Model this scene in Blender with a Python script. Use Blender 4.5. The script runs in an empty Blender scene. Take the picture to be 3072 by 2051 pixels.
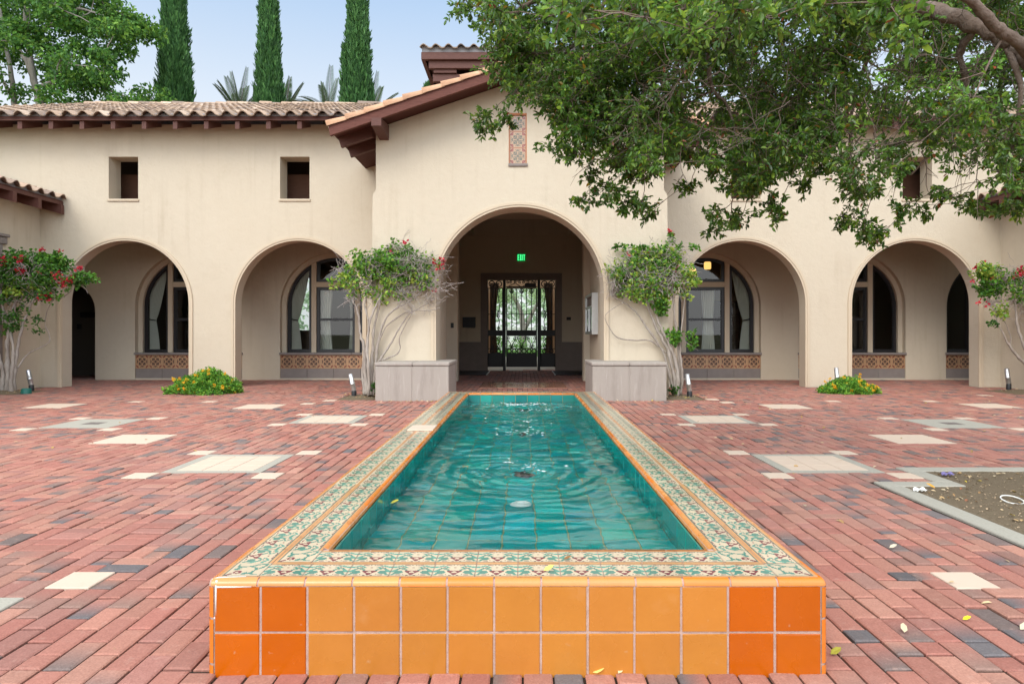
import bpy, math, random
import numpy as np
from mathutils import Vector, Matrix
from mathutils.geometry import tessellate_polygon
random.seed(7)
RNG = np.random.default_rng(7)
SC = bpy.context.scene
COL = SC.collection
R = math.radians
PI = math.pi

# ---------------------------------------------------------------- objects
ORG = {}
def tag(o, label=None, cat=None, group=None, kind=None):
    if label: o['label'] = label
    if cat: o['category'] = cat
    if group: o['group'] = group
    if kind: o['kind'] = kind
    return o
def empty(name, loc, label=None, cat=None, group=None):
    o = bpy.data.objects.new(name, None)
    COL.objects.link(o); o.location = loc; o.empty_display_size = 0.1
    ORG[o.name] = Vector(loc)
    return tag(o, label, cat, group)
def copy_tree(o, parent=None):
    c = o.copy(); COL.objects.link(c); c.parent = parent
    for ch in list(o.children): copy_tree(ch, c)
    return c

class MB:
    """collects geometry (world coordinates) and links it as ONE mesh object"""
    def __init__(s):
        s.v = []; s.f = []; s.c = []; s.m = []; s.sm = []
    def poly(s, pts, col=(1,1,1), mi=0, smooth=False):
        n = len(s.v); s.v.extend([tuple(p) for p in pts]); s.f.append(tuple(range(n, n+len(pts))))
        s.c.append(col); s.m.append(mi); s.sm.append(smooth)
    def faces(s, verts, faces, col=(1,1,1), mi=0, smooth=False):
        n = len(s.v); s.v.extend([tuple(p) for p in verts])
        for k, f in enumerate(faces):
            s.f.append(tuple(n+i for i in f))
            s.c.append(col[k] if isinstance(col, list) else col); s.m.append(mi); s.sm.append(smooth)
    def box(s, a, b, col=(1,1,1), mi=0, bev=0.0):
        x0,y0,z0 = a; x1,y1,z1 = b
        if x0 > x1: x0, x1 = x1, x0
        if y0 > y1: y0, y1 = y1, y0
        if z0 > z1: z0, z1 = z1, z0
        s.obox(((x0+x1)/2,(y0+y1)/2,(z0+z1)/2), (1,0,0),(0,1,0),(0,0,1), (x1-x0)/2,(y1-y0)/2,(z1-z0)/2, col, mi, bev)
    def obox(s, c, ux, uy, uz, hx, hy, hz, col=(1,1,1), mi=0, bev=0.0):
        c = Vector(c); ux = Vector(ux).normalized(); uy = Vector(uy).normalized(); uz = Vector(uz).normalized()
        if bev <= 0:
            V = [c + ux*hx*a + uy*hy*b + uz*hz*d for d in (-1,1) for b in (-1,1) for a in (-1,1)]
            F = [(0,2,3,1),(4,5,7,6),(0,1,5,4),(2,6,7,3),(0,4,6,2),(1,3,7,5)]
            s.faces(V, F, col, mi); return
        bev = min(bev, hx*.9, hy*.9, hz*.9)
        V = []; idx = {}
        for a in (-1,1):
            for b in (-1,1):
                for d in (-1,1):
                    for ax in range(3):
                        h = [hx-bev, hy-bev, hz-bev]; h[ax] = (hx,hy,hz)[ax]
                        idx[(a,b,d,ax)] = len(V)
                        V.append(c + ux*h[0]*a + uy*h[1]*b + uz*h[2]*d)
        F = []
        for sg in (-1,1):
            for ax in range(3):
                o = [i for i in range(3) if i != ax]
                q = []
                for (p, r_) in ((-1,-1),(1,-1),(1,1),(-1,1)):
                    k = [0,0,0]; k[ax] = sg; k[o[0]] = p; k[o[1]] = r_
                    q.append(idx[(k[0],k[1],k[2],ax)])
                n = [0,0,0]
                flip = (sg < 0) ^ (ax == 1)
                F.append(tuple(q[::-1]) if flip else tuple(q))
        for ax in range(3):
            o = [i for i in range(3) if i != ax]
            for p in (-1,1):
                for r_ in (-1,1):
                    def K(t, axx):
                        k = [0,0,0]; k[ax] = t; k[o[0]] = p; k[o[1]] = r_
                        return idx[(k[0],k[1],k[2],axx)]
                    F.append((K(-1,o[0]),K(1,o[0]),K(1,o[1]),K(-1,o[1])))
        for a in (-1,1):
            for b in (-1,1):
                for d in (-1,1):
                    F.append((idx[(a,b,d,0)],idx[(a,b,d,1)],idx[(a,b,d,2)]))
        s.faces(V, F, col, mi)
    def bar(s, p, q, w, h=None, col=(1,1,1), mi=0, up=(0,0,1), bev=0.0):
        p = Vector(p); q = Vector(q); d = (q-p); L = d.length
        if L < 1e-6: return
        d /= L; up = Vector(up)
        sx = d.cross(up)
        if sx.length < 1e-4: sx = d.cross(Vector((0,1,0)))
        sx.normalize(); sz = sx.cross(d)
        s.obox((p+q)/2, sx, d, sz, w/2, L/2, (h or w)/2, col, mi, bev)
    def tube(s, pts, rad, n=8, col=(1,1,1), mi=0, cap=True, smooth=True):
        pts = [Vector(p) for p in pts]
        if not hasattr(rad, '__len__'): rad = [rad]*len(pts)
        rings = []; base = len(s.v)
        t0 = (pts[1]-pts[0]).normalized()
        nx = t0.orthogonal().normalized()
        for i, p in enumerate(pts):
            if i == 0: t = t0
            elif i == len(pts)-1: t = (pts[i]-pts[i-1]).normalized()
            else: t = (pts[i+1]-pts[i-1]).normalized()
            nx = (nx - t*nx.dot(t))
            if nx.length < 1e-5: nx = t.orthogonal()
            nx.normalize(); ny = t.cross(nx)
            for k in range(n):
                a = 2*PI*k/n
                s.v.append(tuple(p + (nx*math.cos(a)+ny*math.sin(a))*rad[i]))
        for i in range(len(pts)-1):
            for k in range(n):
                k2 = (k+1) % n
                s.f.append((base+i*n+k, base+i*n+k2, base+(i+1)*n+k2, base+(i+1)*n+k))
                s.c.append(col); s.m.append(mi); s.sm.append(smooth)
        if cap:
            s.f.append(tuple(base+k for k in range(n-1,-1,-1))); s.c.append(col); s.m.append(mi); s.sm.append(False)
            e = base+(len(pts)-1)*n
            s.f.append(tuple(e+k for k in range(n))); s.c.append(col); s.m.append(mi); s.sm.append(False)
    def lathe(s, c, prof, n=20, col=(1,1,1), mi=0, axis=(0,0,1), smooth=True):
        c = Vector(c); ax = Vector(axis).normalized(); nx = ax.orthogonal().normalized(); ny = ax.cross(nx)
        base = len(s.v)
        for (r, z) in prof:
            for k in range(n):
                a = 2*PI*k/n
                s.v.append(tuple(c + ax*z + (nx*math.cos(a)+ny*math.sin(a))*r))
        for i in range(len(prof)-1):
            for k in range(n):
                k2 = (k+1) % n
                s.f.append((base+i*n+k, base+i*n+k2, base+(i+1)*n+k2, base+(i+1)*n+k))
                s.c.append(col); s.m.append(mi); s.sm.append(smooth)
    def prism(s, loops, to3, d0, d1, col=(1,1,1), mi=0, sides=True, back=True, smooth_side=False):
        """loops[0] outline (ccw in 2D seen from front), others holes; to3(u,v,d)->xyz"""
        flat = [p for L in loops for p in L]
        tris = tessellate_polygon([[Vector((u,v,0)) for u,v in L] for L in loops])
        A = [to3(u,v,d0) for u,v in flat]; B = [to3(u,v,d1) for u,v in flat]
        def fix(t):
            a,b,c = (flat[i] for i in t)
            return t if (b[0]-a[0])*(c[1]-a[1])-(b[1]-a[1])*(c[0]-a[0]) > 0 else (t[0],t[2],t[1])
        tris = [fix(t) for t in tris]
        s.faces(A, tris, col, mi)
        if back: s.faces(B, [t[::-1] for t in tris], col, mi)
        if sides:
            for L in loops:
                n = len(L)
                area = sum(L[i][0]*L[(i+1)%n][1]-L[(i+1)%n][0]*L[i][1] for i in range(n))
                LL = L if (area > 0) == (L is loops[0]) else L[::-1]
                V = [to3(u,v,d0) for u,v in LL]+[to3(u,v,d1) for u,v in LL]
                F = [(i+n, (i+1)%n+n, (i+1)%n, i) for i in range(n)]
                s.faces(V, F, col, mi, smooth_side)
    def build(s, name, mats, parent=None, at=None, attr=True):
        me = bpy.data.meshes.new(name)
        o = bpy.data.objects.new(name, me); COL.objects.link(o)
        org = Vector((0,0,0))
        if parent is not None:
            o.parent = parent; org = ORG[parent.name]
        elif at is not None:
            org = Vector(at); o.location = org
        ORG[o.name] = org
        V = np.array(s.v, dtype=np.float64).reshape(-1,3) - np.array(org)
        fill_mesh(me, V, s.f, np.array(s.m, dtype=np.int32), np.array(s.sm, dtype=bool))
        if attr and len(s.c):
            a = me.attributes.new('Col', 'FLOAT_COLOR', 'FACE')
            c = np.ones((len(s.c),4), dtype=np.float32); c[:,:3] = np.array(s.c, dtype=np.float32)
            a.data.foreach_set('color', c.ravel())
        for m in (mats if isinstance(mats, (list,tuple)) else [mats]): me.materials.append(m)
        return o

def fill_mesh(me, V, F, mi=None, sm=None):
    nf = len(F)
    cnt = np.fromiter((len(f) for f in F), dtype=np.int32, count=nf)
    idx = np.fromiter((i for f in F for i in f), dtype=np.int32, count=int(cnt.sum()))
    st = np.concatenate([[0], np.cumsum(cnt)[:-1]]).astype(np.int32)
    me.vertices.add(len(V)); me.vertices.foreach_set('co', V.astype(np.float32).ravel())
    me.loops.add(len(idx)); me.loops.foreach_set('vertex_index', idx)
    me.polygons.add(nf); me.polygons.foreach_set('loop_start', st)
    if mi is not None: me.polygons.foreach_set('material_index', mi)
    if sm is not None: me.polygons.foreach_set('use_smooth', sm)
    me.update(calc_edges=True); me.validate()

def quad_mesh(name, V, Q, mat, parent=None, at=None, pcol=None, fcol=None, smooth=False):
    """numpy vertices (world), numpy faces (n,k) -> object"""
    me = bpy.data.meshes.new(name); o = bpy.data.objects.new(name, me); COL.objects.link(o)
    org = Vector((0,0,0))
    if parent is not None: o.parent = parent; org = ORG[parent.name]
    elif at is not None: org = Vector(at); o.location = org
    ORG[o.name] = org
    V = np.asarray(V, dtype=np.float64) - np.array(org)
    n, k = Q.shape
    me.vertices.add(len(V)); me.vertices.foreach_set('co', V.astype(np.float32).ravel())
    me.loops.add(n*k); me.loops.foreach_set('vertex_index', Q.astype(np.int32).ravel())
    me.polygons.add(n); me.polygons.foreach_set('loop_start', (np.arange(n)*k).astype(np.int32))
    me.polygons.foreach_set('use_smooth', np.full(n, smooth))
    if pcol is not None:
        a = me.attributes.new('Col','FLOAT_COLOR','POINT')
        c = np.ones((len(V),4), dtype=np.float32); c[:,:3] = pcol; a.data.foreach_set('color', c.ravel())
    elif fcol is not None:
        a = me.attributes.new('Col','FLOAT_COLOR','FACE')
        c = np.ones((n,4), dtype=np.float32); c[:,:3] = fcol; a.data.foreach_set('color', c.ravel())
    me.update(calc_edges=True)
    me.materials.append(mat)
    return o

def norm(a):
    return a/np.maximum(np.linalg.norm(a, axis=-1, keepdims=True), 1e-9)
def rand_unit(n):
    return norm(RNG.normal(size=(n,3)))

def leaves(name, pos, d, nrm, L, W, col, mat, parent=None, at=None, fold=0.25, curl=0.15):
    """folded six-point leaves: base, two shoulder points each side, tip"""
    n = len(pos)
    d = norm(d); s_ = norm(np.cross(d, nrm)); u = np.cross(s_, d)
    L = np.broadcast_to(np.asarray(L, dtype=float), (n,))[:,None]; W = np.broadcast_to(np.asarray(W, dtype=float), (n,))[:,None]
    P = np.empty((n,6,3))
    P[:,0] = pos
    P[:,1] = pos + d*L*.32 + s_*W*.46 + u*W*fold
    P[:,2] = pos + d*L*.72 + s_*W*.40 + u*(W*fold - L*curl*.5)
    P[:,3] = pos + d*L - u*L*curl
    P[:,4] = pos + d*L*.72 - s_*W*.40 + u*(W*fold - L*curl*.5)
    P[:,5] = pos + d*L*.32 - s_*W*.46 + u*W*fold
    b = (np.arange(n)*6)[:,None]
    Q = np.concatenate([b+np.array([0,1,2,3]), b+np.array([0,3,4,5])], axis=1).reshape(-1,4)
    fc = np.repeat(col, 2, axis=0)
    return quad_mesh(name, P.reshape(-1,3), Q, mat, parent, at, fcol=fc)

# ---------------------------------------------------------------- materials
def new_mat(name):
    m = bpy.data.materials.new(name); m.use_nodes = True
    nt = m.node_tree; nt.nodes.clear()
    out = nt.nodes.new('ShaderNodeOutputMaterial'); b = nt.nodes.new('ShaderNodeBsdfPrincipled')
    nt.links.new(b.outputs[0], out.inputs[0])
    return m, nt, b, out
def N(nt, t, **kw):
    n = nt.nodes.new(t)
    for k, v in kw.items(): setattr(n, k, v)
    return n
def rgba(c): return (c[0],c[1],c[2],1.0)
def mat(name, col, rough=.6, spec=.5, attr=False, noise=None, col2=None, bump=None, bump2=None, coat=0, stretch=None, metal=0, emis=None, spots=None, rvar=0, streak=None):
    """noise=(scale, amount) towards col2; bump=(scale, strength, dist); spots=(scale, lo, hi, colour, amount)"""
    m, nt, b, out = new_mat(name)
    lk = nt.links.new
    b.inputs['Roughness'].default_value = rough
    b.inputs['Specular IOR Level'].default_value = spec
    b.inputs['Metallic'].default_value = metal
    if coat:
        b.inputs['Coat Weight'].default_value = coat; b.inputs['Coat Roughness'].default_value = .08
    tc = N(nt,'ShaderNodeTexCoord'); vec = tc.outputs['Object']
    if stretch:
        mp = N(nt,'ShaderNodeMapping'); mp.inputs['Scale'].default_value = stretch
        lk(vec, mp.inputs[0]); vec = mp.outputs[0]
    if attr:
        at = N(nt,'ShaderNodeAttribute'); at.attribute_name = 'Col'; cur = at.outputs['Color']
    else:
        rg = N(nt,'ShaderNodeRGB'); rg.outputs[0].default_value = rgba(col); cur = rg.outputs[0]
    def mixc(fac_socket, a, bcol, mode='MIX', fac=None):
        mx = N(nt,'ShaderNodeMix', data_type='RGBA', blend_type=mode)
        if fac_socket is not None: lk(fac_socket, mx.inputs[0])
        else: mx.inputs[0].default_value = fac
        lk(a, mx.inputs[6])
        if isinstance(bcol, tuple): mx.inputs[7].default_value = rgba(bcol)
        else: lk(bcol, mx.inputs[7])
        return mx.outputs[2]
    def ntex(scale, detail=4, rgh=.55):
        t = N(nt,'ShaderNodeTexNoise'); t.inputs['Scale'].default_value = scale
        t.inputs['Detail'].default_value = detail; t.inputs['Roughness'].default_value = rgh
        lk(vec, t.inputs['Vector']); return t.outputs['Fac']
    def ramp(sock, lo, hi, a=0., b_=1.):
        mr = N(nt,'ShaderNodeMapRange'); mr.inputs[1].default_value = lo; mr.inputs[2].default_value = hi
        mr.inputs[3].default_value = a; mr.inputs[4].default_value = b_
        lk(sock, mr.inputs[0]); return mr.outputs[0]
    for ns in ([noise] if noise and not isinstance(noise, list) else (noise or [])):
        f = ramp(ntex(ns[0]), .3, .7, 0, ns[1])
        c2 = ns[2] if len(ns) > 2 else (col2 or tuple(x*.6 for x in col))
        cur = mixc(f, cur, c2, 'MULTIPLY' if attr and len(ns) < 4 else 'MIX')
    for sp in (spots or []):
        f = ramp(ntex(sp[0], 5, .65), sp[1], sp[2], 0, sp[4])
        cur = mixc(f, cur, sp[3])
    if streak:      # vertical rain streaks: (scale, lo, hi, colour, amount)
        mp2 = N(nt,'ShaderNodeMapping'); mp2.inputs['Scale'].default_value = (1,1,.07)
        lk(tc.outputs['Object'], mp2.inputs[0]); t2 = N(nt,'ShaderNodeTexNoise'); t2.inputs['Scale'].default_value = streak[0]; t2.inputs['Detail'].default_value = 5
        lk(mp2.outputs[0], t2.inputs['Vector']); t3 = ntex(.8, 3)
        mu = N(nt,'ShaderNodeMath', operation='MULTIPLY'); lk(ramp(t2.outputs['Fac'], streak[1], streak[2], 0, streak[4]), mu.inputs[0]); lk(ramp(t3,.4,.65), mu.inputs[1])
        cur = mixc(mu.outputs[0], cur, streak[3])
    lk(cur, b.inputs['Base Color'])
    if rvar:
        lk(ramp(ntex(6), .3, .7, rough-rvar, rough+rvar), b.inputs['Roughness'])
    last = None
    for bp in (bump, bump2):
        if not bp: continue
        bm = N(nt,'ShaderNodeBump'); bm.inputs['Strength'].default_value = bp[1]
        bm.inputs['Distance'].default_value = bp[2] if len(bp) > 2 else .01
        lk(ntex(bp[0], 6, .6), bm.inputs['Height'])
        if last: lk(last, bm.inputs['Normal'])
        last = bm.outputs[0]
    if last: lk(last, b.inputs['Normal'])
    if emis:
        b.inputs['Emission Color'].default_value = rgba(emis[0]); b.inputs['Emission Strength'].default_value = emis[1]
    return m
def leaf_mat(name, rough=.4, spec=.5, trans=.25):
    m, nt, b, out = new_mat(name); lk = nt.links.new
    at = N(nt,'ShaderNodeAttribute'); at.attribute_name = 'Col'
    lk(at.outputs['Color'], b.inputs['Base Color'])
    b.inputs['Roughness'].default_value = rough; b.inputs['Specular IOR Level'].default_value = spec
    t = N(nt,'ShaderNodeBsdfTranslucent')
    hs = N(nt,'ShaderNodeHueSaturation'); hs.inputs['Hue'].default_value = .48; hs.inputs['Value'].default_value = 1.5
    lk(at.outputs['Color'], hs.inputs['Color']); lk(hs.outputs[0], t.inputs[0])
    mx = N(nt,'ShaderNodeMixShader'); mx.inputs[0].default_value = trans
    lk(b.outputs[0], mx.inputs[1]); lk(t.outputs[0], mx.inputs[2]); lk(mx.outputs[0], out.inputs[0])
    return m

M = {}
M['stucco'] = mat('stucco', (0.544,0.468,0.360), .9, .2, noise=[(.9,.30,(0.576,0.504,0.392)),(.35,.25,(0.528,0.436,0.316)),(7,.14,(0.464,0.380,0.276))], bump=(60,.5,.008), bump2=(7,.3,.03),
                  spots=[(1.6,.58,.80,(0.416,0.336,0.240),.30),(14,.60,.75,(0.480,0.392,0.280),.35)], streak=(7,.52,.75,(.36,.285,.20),.32))
M['stucco_trim'] = mat('stucco_trim', (0.552,0.456,0.336), .9, .2, noise=[(1.5,.3,(0.504,0.400,0.280))], bump=(80,.25,.005))
M['concrete'] = mat('cast_concrete', (.345,.305,.268), .85, .25, noise=[(1.2,.6,(.33,.29,.25)),(14,.3,(.30,.265,.235))], stretch=(3.2,3.2,.45),
                    spots=[(3.0,.50,.66,(.24,.205,.18),.60),(6,.55,.72,(.50,.45,.40),.5)], bump=(60,.2,.004))
M['stone'] = mat('grey_stone', (.235,.20,.18), .8, .3, noise=[(6,.35,(.16,.13,.115))], bump=(60,.2,.004))
M['wood'] = mat('stained_wood', (.082,.033,.024), .65, .35, noise=[(5,.55,(.065,.022,.017)),(22,.4,(.19,.075,.055))], stretch=(.6,6,6), bump=(14,.5,.008))
M['wood_x'] = mat('stained_wood_rake', (.095,.034,.024), .7, .25, noise=[(3.5,.55,(.075,.024,.018)),(14,.45,(.23,.085,.06))], stretch=(.5,3,9), bump=(10,.6,.01))
M['soffit'] = mat('soffit_boards', (.09,.036,.028), .75, .2, noise=[(8,.4,(.06,.022,.018))], stretch=(1,6,6))
M['tile_roof'] = mat('clay_roof_tile', (1,1,1), .8, .25, attr=True, noise=[(5,.5,(.75,.68,.62)),(30,.25,(.7,.65,.6))], bump=(40,.3,.006),
                     spots=[(9,.58,.75,(.20,.16,.13),.45)])
M['birdstop'] = mat('grey_mortar', (.26,.25,.26), .9, .2, noise=[(10,.4,(.18,.17,.17))])
M['brick'] = mat('paving_brick', (1,1,1), .72, .35, attr=True, noise=[(1.6,.25,(.85,.80,.80)),(34,.45,(.74,.70,.68)),(130,.65,(.55,.50,.48))], bump=(160,.35,.003), bump2=(22,.25,.006),
                 spots=[(240,.62,.72,(.60,.46,.40),.40),(.55,.50,.72,(.40,.27,.23),.30),(5,.60,.75,(.24,.15,.12),.30),(19,.58,.72,(.47,.30,.24),.35)])
M['joint'] = mat('joint_sand', (.030,.021,.016), .95, .1, noise=[(40,.5,(.065,.047,.035))], bump=(120,.4,.004))
M['cream'] = mat('cream_paver', (.57,.455,.355), .75, .3, noise=[(3,.5,(.60,.45,.34)),(30,.2,(.52,.42,.34))], bump=(60,.2,.003), spots=[(9,.56,.75,(.50,.30,.20),.35)])
M['slab'] = mat('exposed_aggregate', (.40,.375,.315), .85, .25, noise=[(90,.6,(.25,.24,.20)),(3,.4,(.36,.335,.28))], bump=(150,.4,.003))
M['soil'] = mat('soil', (.135,.102,.066), .97, .1, noise=[(25,.6,(.075,.056,.038)),(90,.7,(.23,.18,.12))], bump=(60,.6,.010), bump2=(200,.6,.004))
M['ground'] = mat('ground_earth', (.16,.15,.08), .95, .1, noise=[(2,.5,(.10,.12,.04))])
M['lawn'] = mat('lawn', (.075,.17,.03), .9, .2, noise=[(3,.5,(.05,.12,.02)),(60,.5,(.11,.22,.045))], bump=(80,.8,.02))
M['tile_o'] = mat('orange_glaze', (1,1,1), .26, .5, attr=True, noise=[(7,.45,(.84,.78,.72)),(60,.22,(.86,.82,.78))], spots=[(34,.66,.74,(.50,.36,.24),.30),(5,.60,.80,(.62,.40,.22),.16)], bump=(18,.12,.004), coat=.12, rvar=.07)
M['grout'] = mat('pink_grout', (.42,.29,.24), .9, .2, noise=[(35,.7,(.24,.15,.12)),(160,.4,(.58,.45,.38))], bump=(150,.5,.003))
M['tile_d'] = mat('painted_tile', (1,1,1), .22, .5, attr=True, noise=[(24,.10,(.86,.84,.8))], coat=.25, rvar=.06)
M['tile_w'] = mat('relief_tile', (1,1,1), .55, .4, attr=True, noise=[(20,.3,(.8,.75,.7))])
M['tile_t'] = mat('teal_glaze', (1,1,1), .12, .5, attr=True, noise=[(10,.3,(.7,.85,.85))])
M['grout_y'] = mat('yellow_grout', (.24,.27,.14), .9, .2, noise=[(20,.5,(.14,.20,.12))])
M['iron'] = mat('black_iron', (.012,.012,.014), .5, .4, noise=[(20,.4,(.02,.02,.022))])
M['sash'] = mat('black_sash', (.016,.015,.017), .4, .5)
M['dark'] = mat('dark_fitting', (.018,.018,.020), .5, .4)
M['alu'] = mat('aluminium', (.62,.62,.62), .35, .5, metal=.85, noise=[(12,.3,(.45,.45,.45))])
M['white'] = mat('white_plastic', (.72,.72,.68), .5, .4)
M['curtain'] = mat('curtain_cloth', (.72,.71,.63), .95, .1, noise=[(6,.3,(.62,.61,.54))])
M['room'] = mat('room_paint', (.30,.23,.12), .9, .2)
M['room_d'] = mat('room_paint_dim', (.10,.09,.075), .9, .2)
M['ceil'] = mat('dark_ceiling', (.11,.075,.05), .9, .2)
M['terra'] = mat('terracotta_floor_tile', (.56,.28,.19), .14, .5, noise=[(5,.5,(.24,.10,.06))], rvar=.06)
M['bark_grey'] = mat('pale_bark', (.42,.37,.32), .9, .2, noise=[(9,.6,(.24,.19,.155)),(45,.45,(.14,.11,.09))], stretch=(1,1,.3), bump=(30,.8,.012))
M['bark_oak'] = mat('oak_bark', (.19,.135,.105), .9, .2, noise=[(8,.6,(.07,.046,.036)),(30,.55,(.26,.20,.165))], bump=(26,1.0,.02), spots=[(5,.55,.75,(.30,.26,.23),.4)])
M['bark_syc'] = mat('sycamore_bark', (.26,.23,.20), .9, .2, noise=[(1.5,.6,(.15,.13,.11)),(5,.4,(.40,.37,.33))])
M['twig'] = mat('dry_twig', (.33,.28,.25), .9, .2, noise=[(12,.6,(.46,.41,.38))])
M['twig_oak'] = mat('oak_twig', (.10,.072,.055), .9, .2, noise=[(12,.6,(.20,.16,.13))])
M['oak_leaf'] = leaf_mat('oak_leaf', .30, .5, .42)
M['vine_leaf'] = leaf_mat('vine_leaf', .5, .35, .30)
M['far_leaf'] = leaf_mat('far_leaf', .5, .3, .3)
M['litter'] = mat('fallen_leaf', (1,1,1), .7, .3, attr=True)
M['palm'] = leaf_mat('palm_leaf', .7, .12, .15)
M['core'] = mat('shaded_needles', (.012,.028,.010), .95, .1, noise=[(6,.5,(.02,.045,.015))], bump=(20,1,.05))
M['loft'] = mat('loft_boards', (.17,.085,.055), .8, .2, noise=[(6,.4,(.10,.05,.035))], stretch=(1,1,5))
M['exit_face'] = mat('exit_face', (.004,.03,.008), .4, .4, emis=((.0,.08,.01),.6))
M['exit_letter'] = mat('exit_letter', (.05,.5,.18), .4, .4, emis=((.05,.80,.22),1.0))
M['lamp'] = mat('lamp_glass', (.9,.6,.25), .5, .4, emis=((1.0,.56,.16),1.1))
M['drape'] = mat('brown_drape', (.10,.07,.05), .95, .1)
M['far_wall'] = mat('far_plaster', (.62,.42,.26), .9, .2)
M['purple'] = mat('purple_wrapper', (.16,.13,.30), .4, .5)

# glass: a thin pane
def glass():
    m, nt, b, out = new_mat('window_glass'); nt.nodes.remove(b); lk = nt.links.new
    tr = N(nt,'ShaderNodeBsdfTransparent'); tr.inputs[0].default_value = (.80,.83,.82,1)
    gl = N(nt,'ShaderNodeBsdfGlossy'); gl.inputs['Roughness'].default_value = .01
    fr = N(nt,'ShaderNodeFresnel'); fr.inputs[0].default_value = 1.62
    mx = N(nt,'ShaderNodeMixShader'); lk(fr.outputs[0], mx.inputs[0]); lk(tr.outputs[0], mx.inputs[1]); lk(gl.outputs[0], mx.inputs[2])
    lk(mx.outputs[0], out.inputs[0]); return m
M['glass'] = glass()
def water_mat():
    m, nt, b, out = new_mat('pool_water'); lk = nt.links.new
    b.inputs['Base Color'].default_value = (.80,.97,.96,1); b.inputs['Roughness'].default_value = .0
    b.inputs['IOR'].default_value = 1.33; b.inputs['Transmission Weight'].default_value = 1.0
    tc = N(nt,'ShaderNodeTexCoord'); t = N(nt,'ShaderNodeTexNoise'); t.inputs['Scale'].default_value = 38; t.inputs['Detail'].default_value = 3
    mp = N(nt,'ShaderNodeMapping'); mp.inputs['Scale'].default_value = (.5,1,1)
    lk(tc.outputs['Object'], mp.inputs[0]); lk(mp.outputs[0], t.inputs['Vector'])
    bm = N(nt,'ShaderNodeBump'); bm.inputs['Strength'].default_value = .10; bm.inputs['Distance'].default_value = .01
    lk(t.outputs['Fac'], bm.inputs['Height']); lk(bm.outputs[0], b.inputs['Normal'])
    return m
M['water'] = water_mat()
M['foam'] = mat('foam', (.82,.88,.88), .35, .5)
# ================================================================= camera: image measurements -> places
F, CX, CY, HC = 1520.0, 1199.0, 764.0, 1.154      # focal length and horizon in units of a 2349 px wide view, eye height
def P(x, y, d): return Vector(((x-CX)*d/F, d, HC-(y-CY)*d/F))
BX = -.05                                           # axis of the building
cam = bpy.data.cameras.new('camera'); co = bpy.data.objects.new('camera', cam); COL.objects.link(co)
co.location = (0,0,HC); co.rotation_euler = (PI/2,0,0)
cam.sensor_width = 36; cam.lens = F/2349*36; cam.shift_x = (1174.5-CX)/2349; cam.shift_y = -(784-CY)/2349
cam.clip_start = .05; cam.clip_end = 2000
SC.camera = co

# ================================================================= ground
mb = MB(); mb.poly([(-400,-400,-.06),(400,-400,-.06),(400,600,-.06),(-400,600,-.06)])
tag(mb.build('ground', M['ground']), kind='structure')

U = .1035
def snap(v, u=U): return round(v/u)*u
# pale inlays in the brick: (cx, cy, half size, kind)
inl = []
def add_inlay(cx, cy, n, kind):
    x0 = snap(cx-n*U/2); y0 = snap(cy-n*U/2)
    inl.append((x0, y0, x0+n*U, y0+n*U, kind)); return (x0, y0, x0+n*U, y0+n*U)
for sx in (-1, 1):
    for (cx, cy, n, kind) in ((7.5,10.6,6,'cream'),(4.18,10.45,6,'cream'),(5.5,8.46,8,'drain'),(4.2,7.2,6,'cream'),
                              (2.63,5.85,8,'tiled'),(2.55,8.85,8,'tiled'),(2.1,3.12,2,'cream'),(2.60,2.5,8,'plain')):
        if sx > 0 and cx == 2.60: cx = 2.72; cy = 2.3
        r = add_inlay(sx*cx, cy, n, kind)
        if kind in ('drain','tiled'):
            w = 2*U
            for (ax, ay) in ((r[0]-w, r[1]-w),(r[2], r[1]-w),(r[0]-w, r[3]),(r[2], r[3])):
                inl.append((ax, ay, ax+w, ay+w, 'cream'))
for (cx, cy) in ((-6.5,11.2),(-5.3,11.2),(-3.55,10.9),(-3.35,11.35),(5.3,11.3),(6.9,11.3),(3.4,11.1),(3.3,11.6),(8.6,12.3)):
    add_inlay(cx, cy, 2, 'cream')
BEDX, BEDY, NX, NY = 2.72, 5.14, 3.20, 5.69
KW = .145
excl = [(a,b,c,d) for (a,b,c,d,k) in inl]
POOL = (-1.070, 2.245, 1.036, 9.49)
excl += [(-1.06,2.26,1.026,9.475), (BEDX,2.55,6.4,BEDY), (NX,BEDY-.05,6.4,NY),
         (-.93,14.0,.95,15.66)]
def soil_rects():
    return [(-10.6,12.45,-9.55,13.35),(-3.25,11.45,-2.60,12.45),(2.50,11.45,3.20,12.45),(9.3,12.5,10.6,13.5)]
excl += soil_rects()
excl = np.array(excl)
pal = np.array([(.44,.190,.142),(.47,.225,.162),(.41,.160,.122),(.48,.255,.185),(.37,.175,.142),(.31,.190,.152),(.150,.138,.142),(.205,.155,.140)])
pw = np.array([.27,.18,.18,.12,.12,.07,.022,.038])
bricks = []   # x0,x1,y0,y1
def put(x0, x1, y0, y1):
    for (a,b,c,d) in excl:
        ox = min(x1,c)-max(x0,a); oy = min(y1,d)-max(y0,b)
        if ox > 1e-3 and oy > 1e-3:
            fx = ox/(x1-x0); fy = oy/(y1-y0)
            if fx > .97 and fy > .97: return
            if fx > fy:      # cut along y
                if b > y0 and b < y1: y1 = b
                elif d < y1: y0 = d
                else: return
            else:
                if a > x0 and a < x1: x1 = a
                elif c < x1: x0 = c
                else: return
            if x1-x0 < .03 or y1-y0 < .03: return
    bricks.append((x0,x1,y0,y1))
ns = int(13.2/(2*U))
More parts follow.
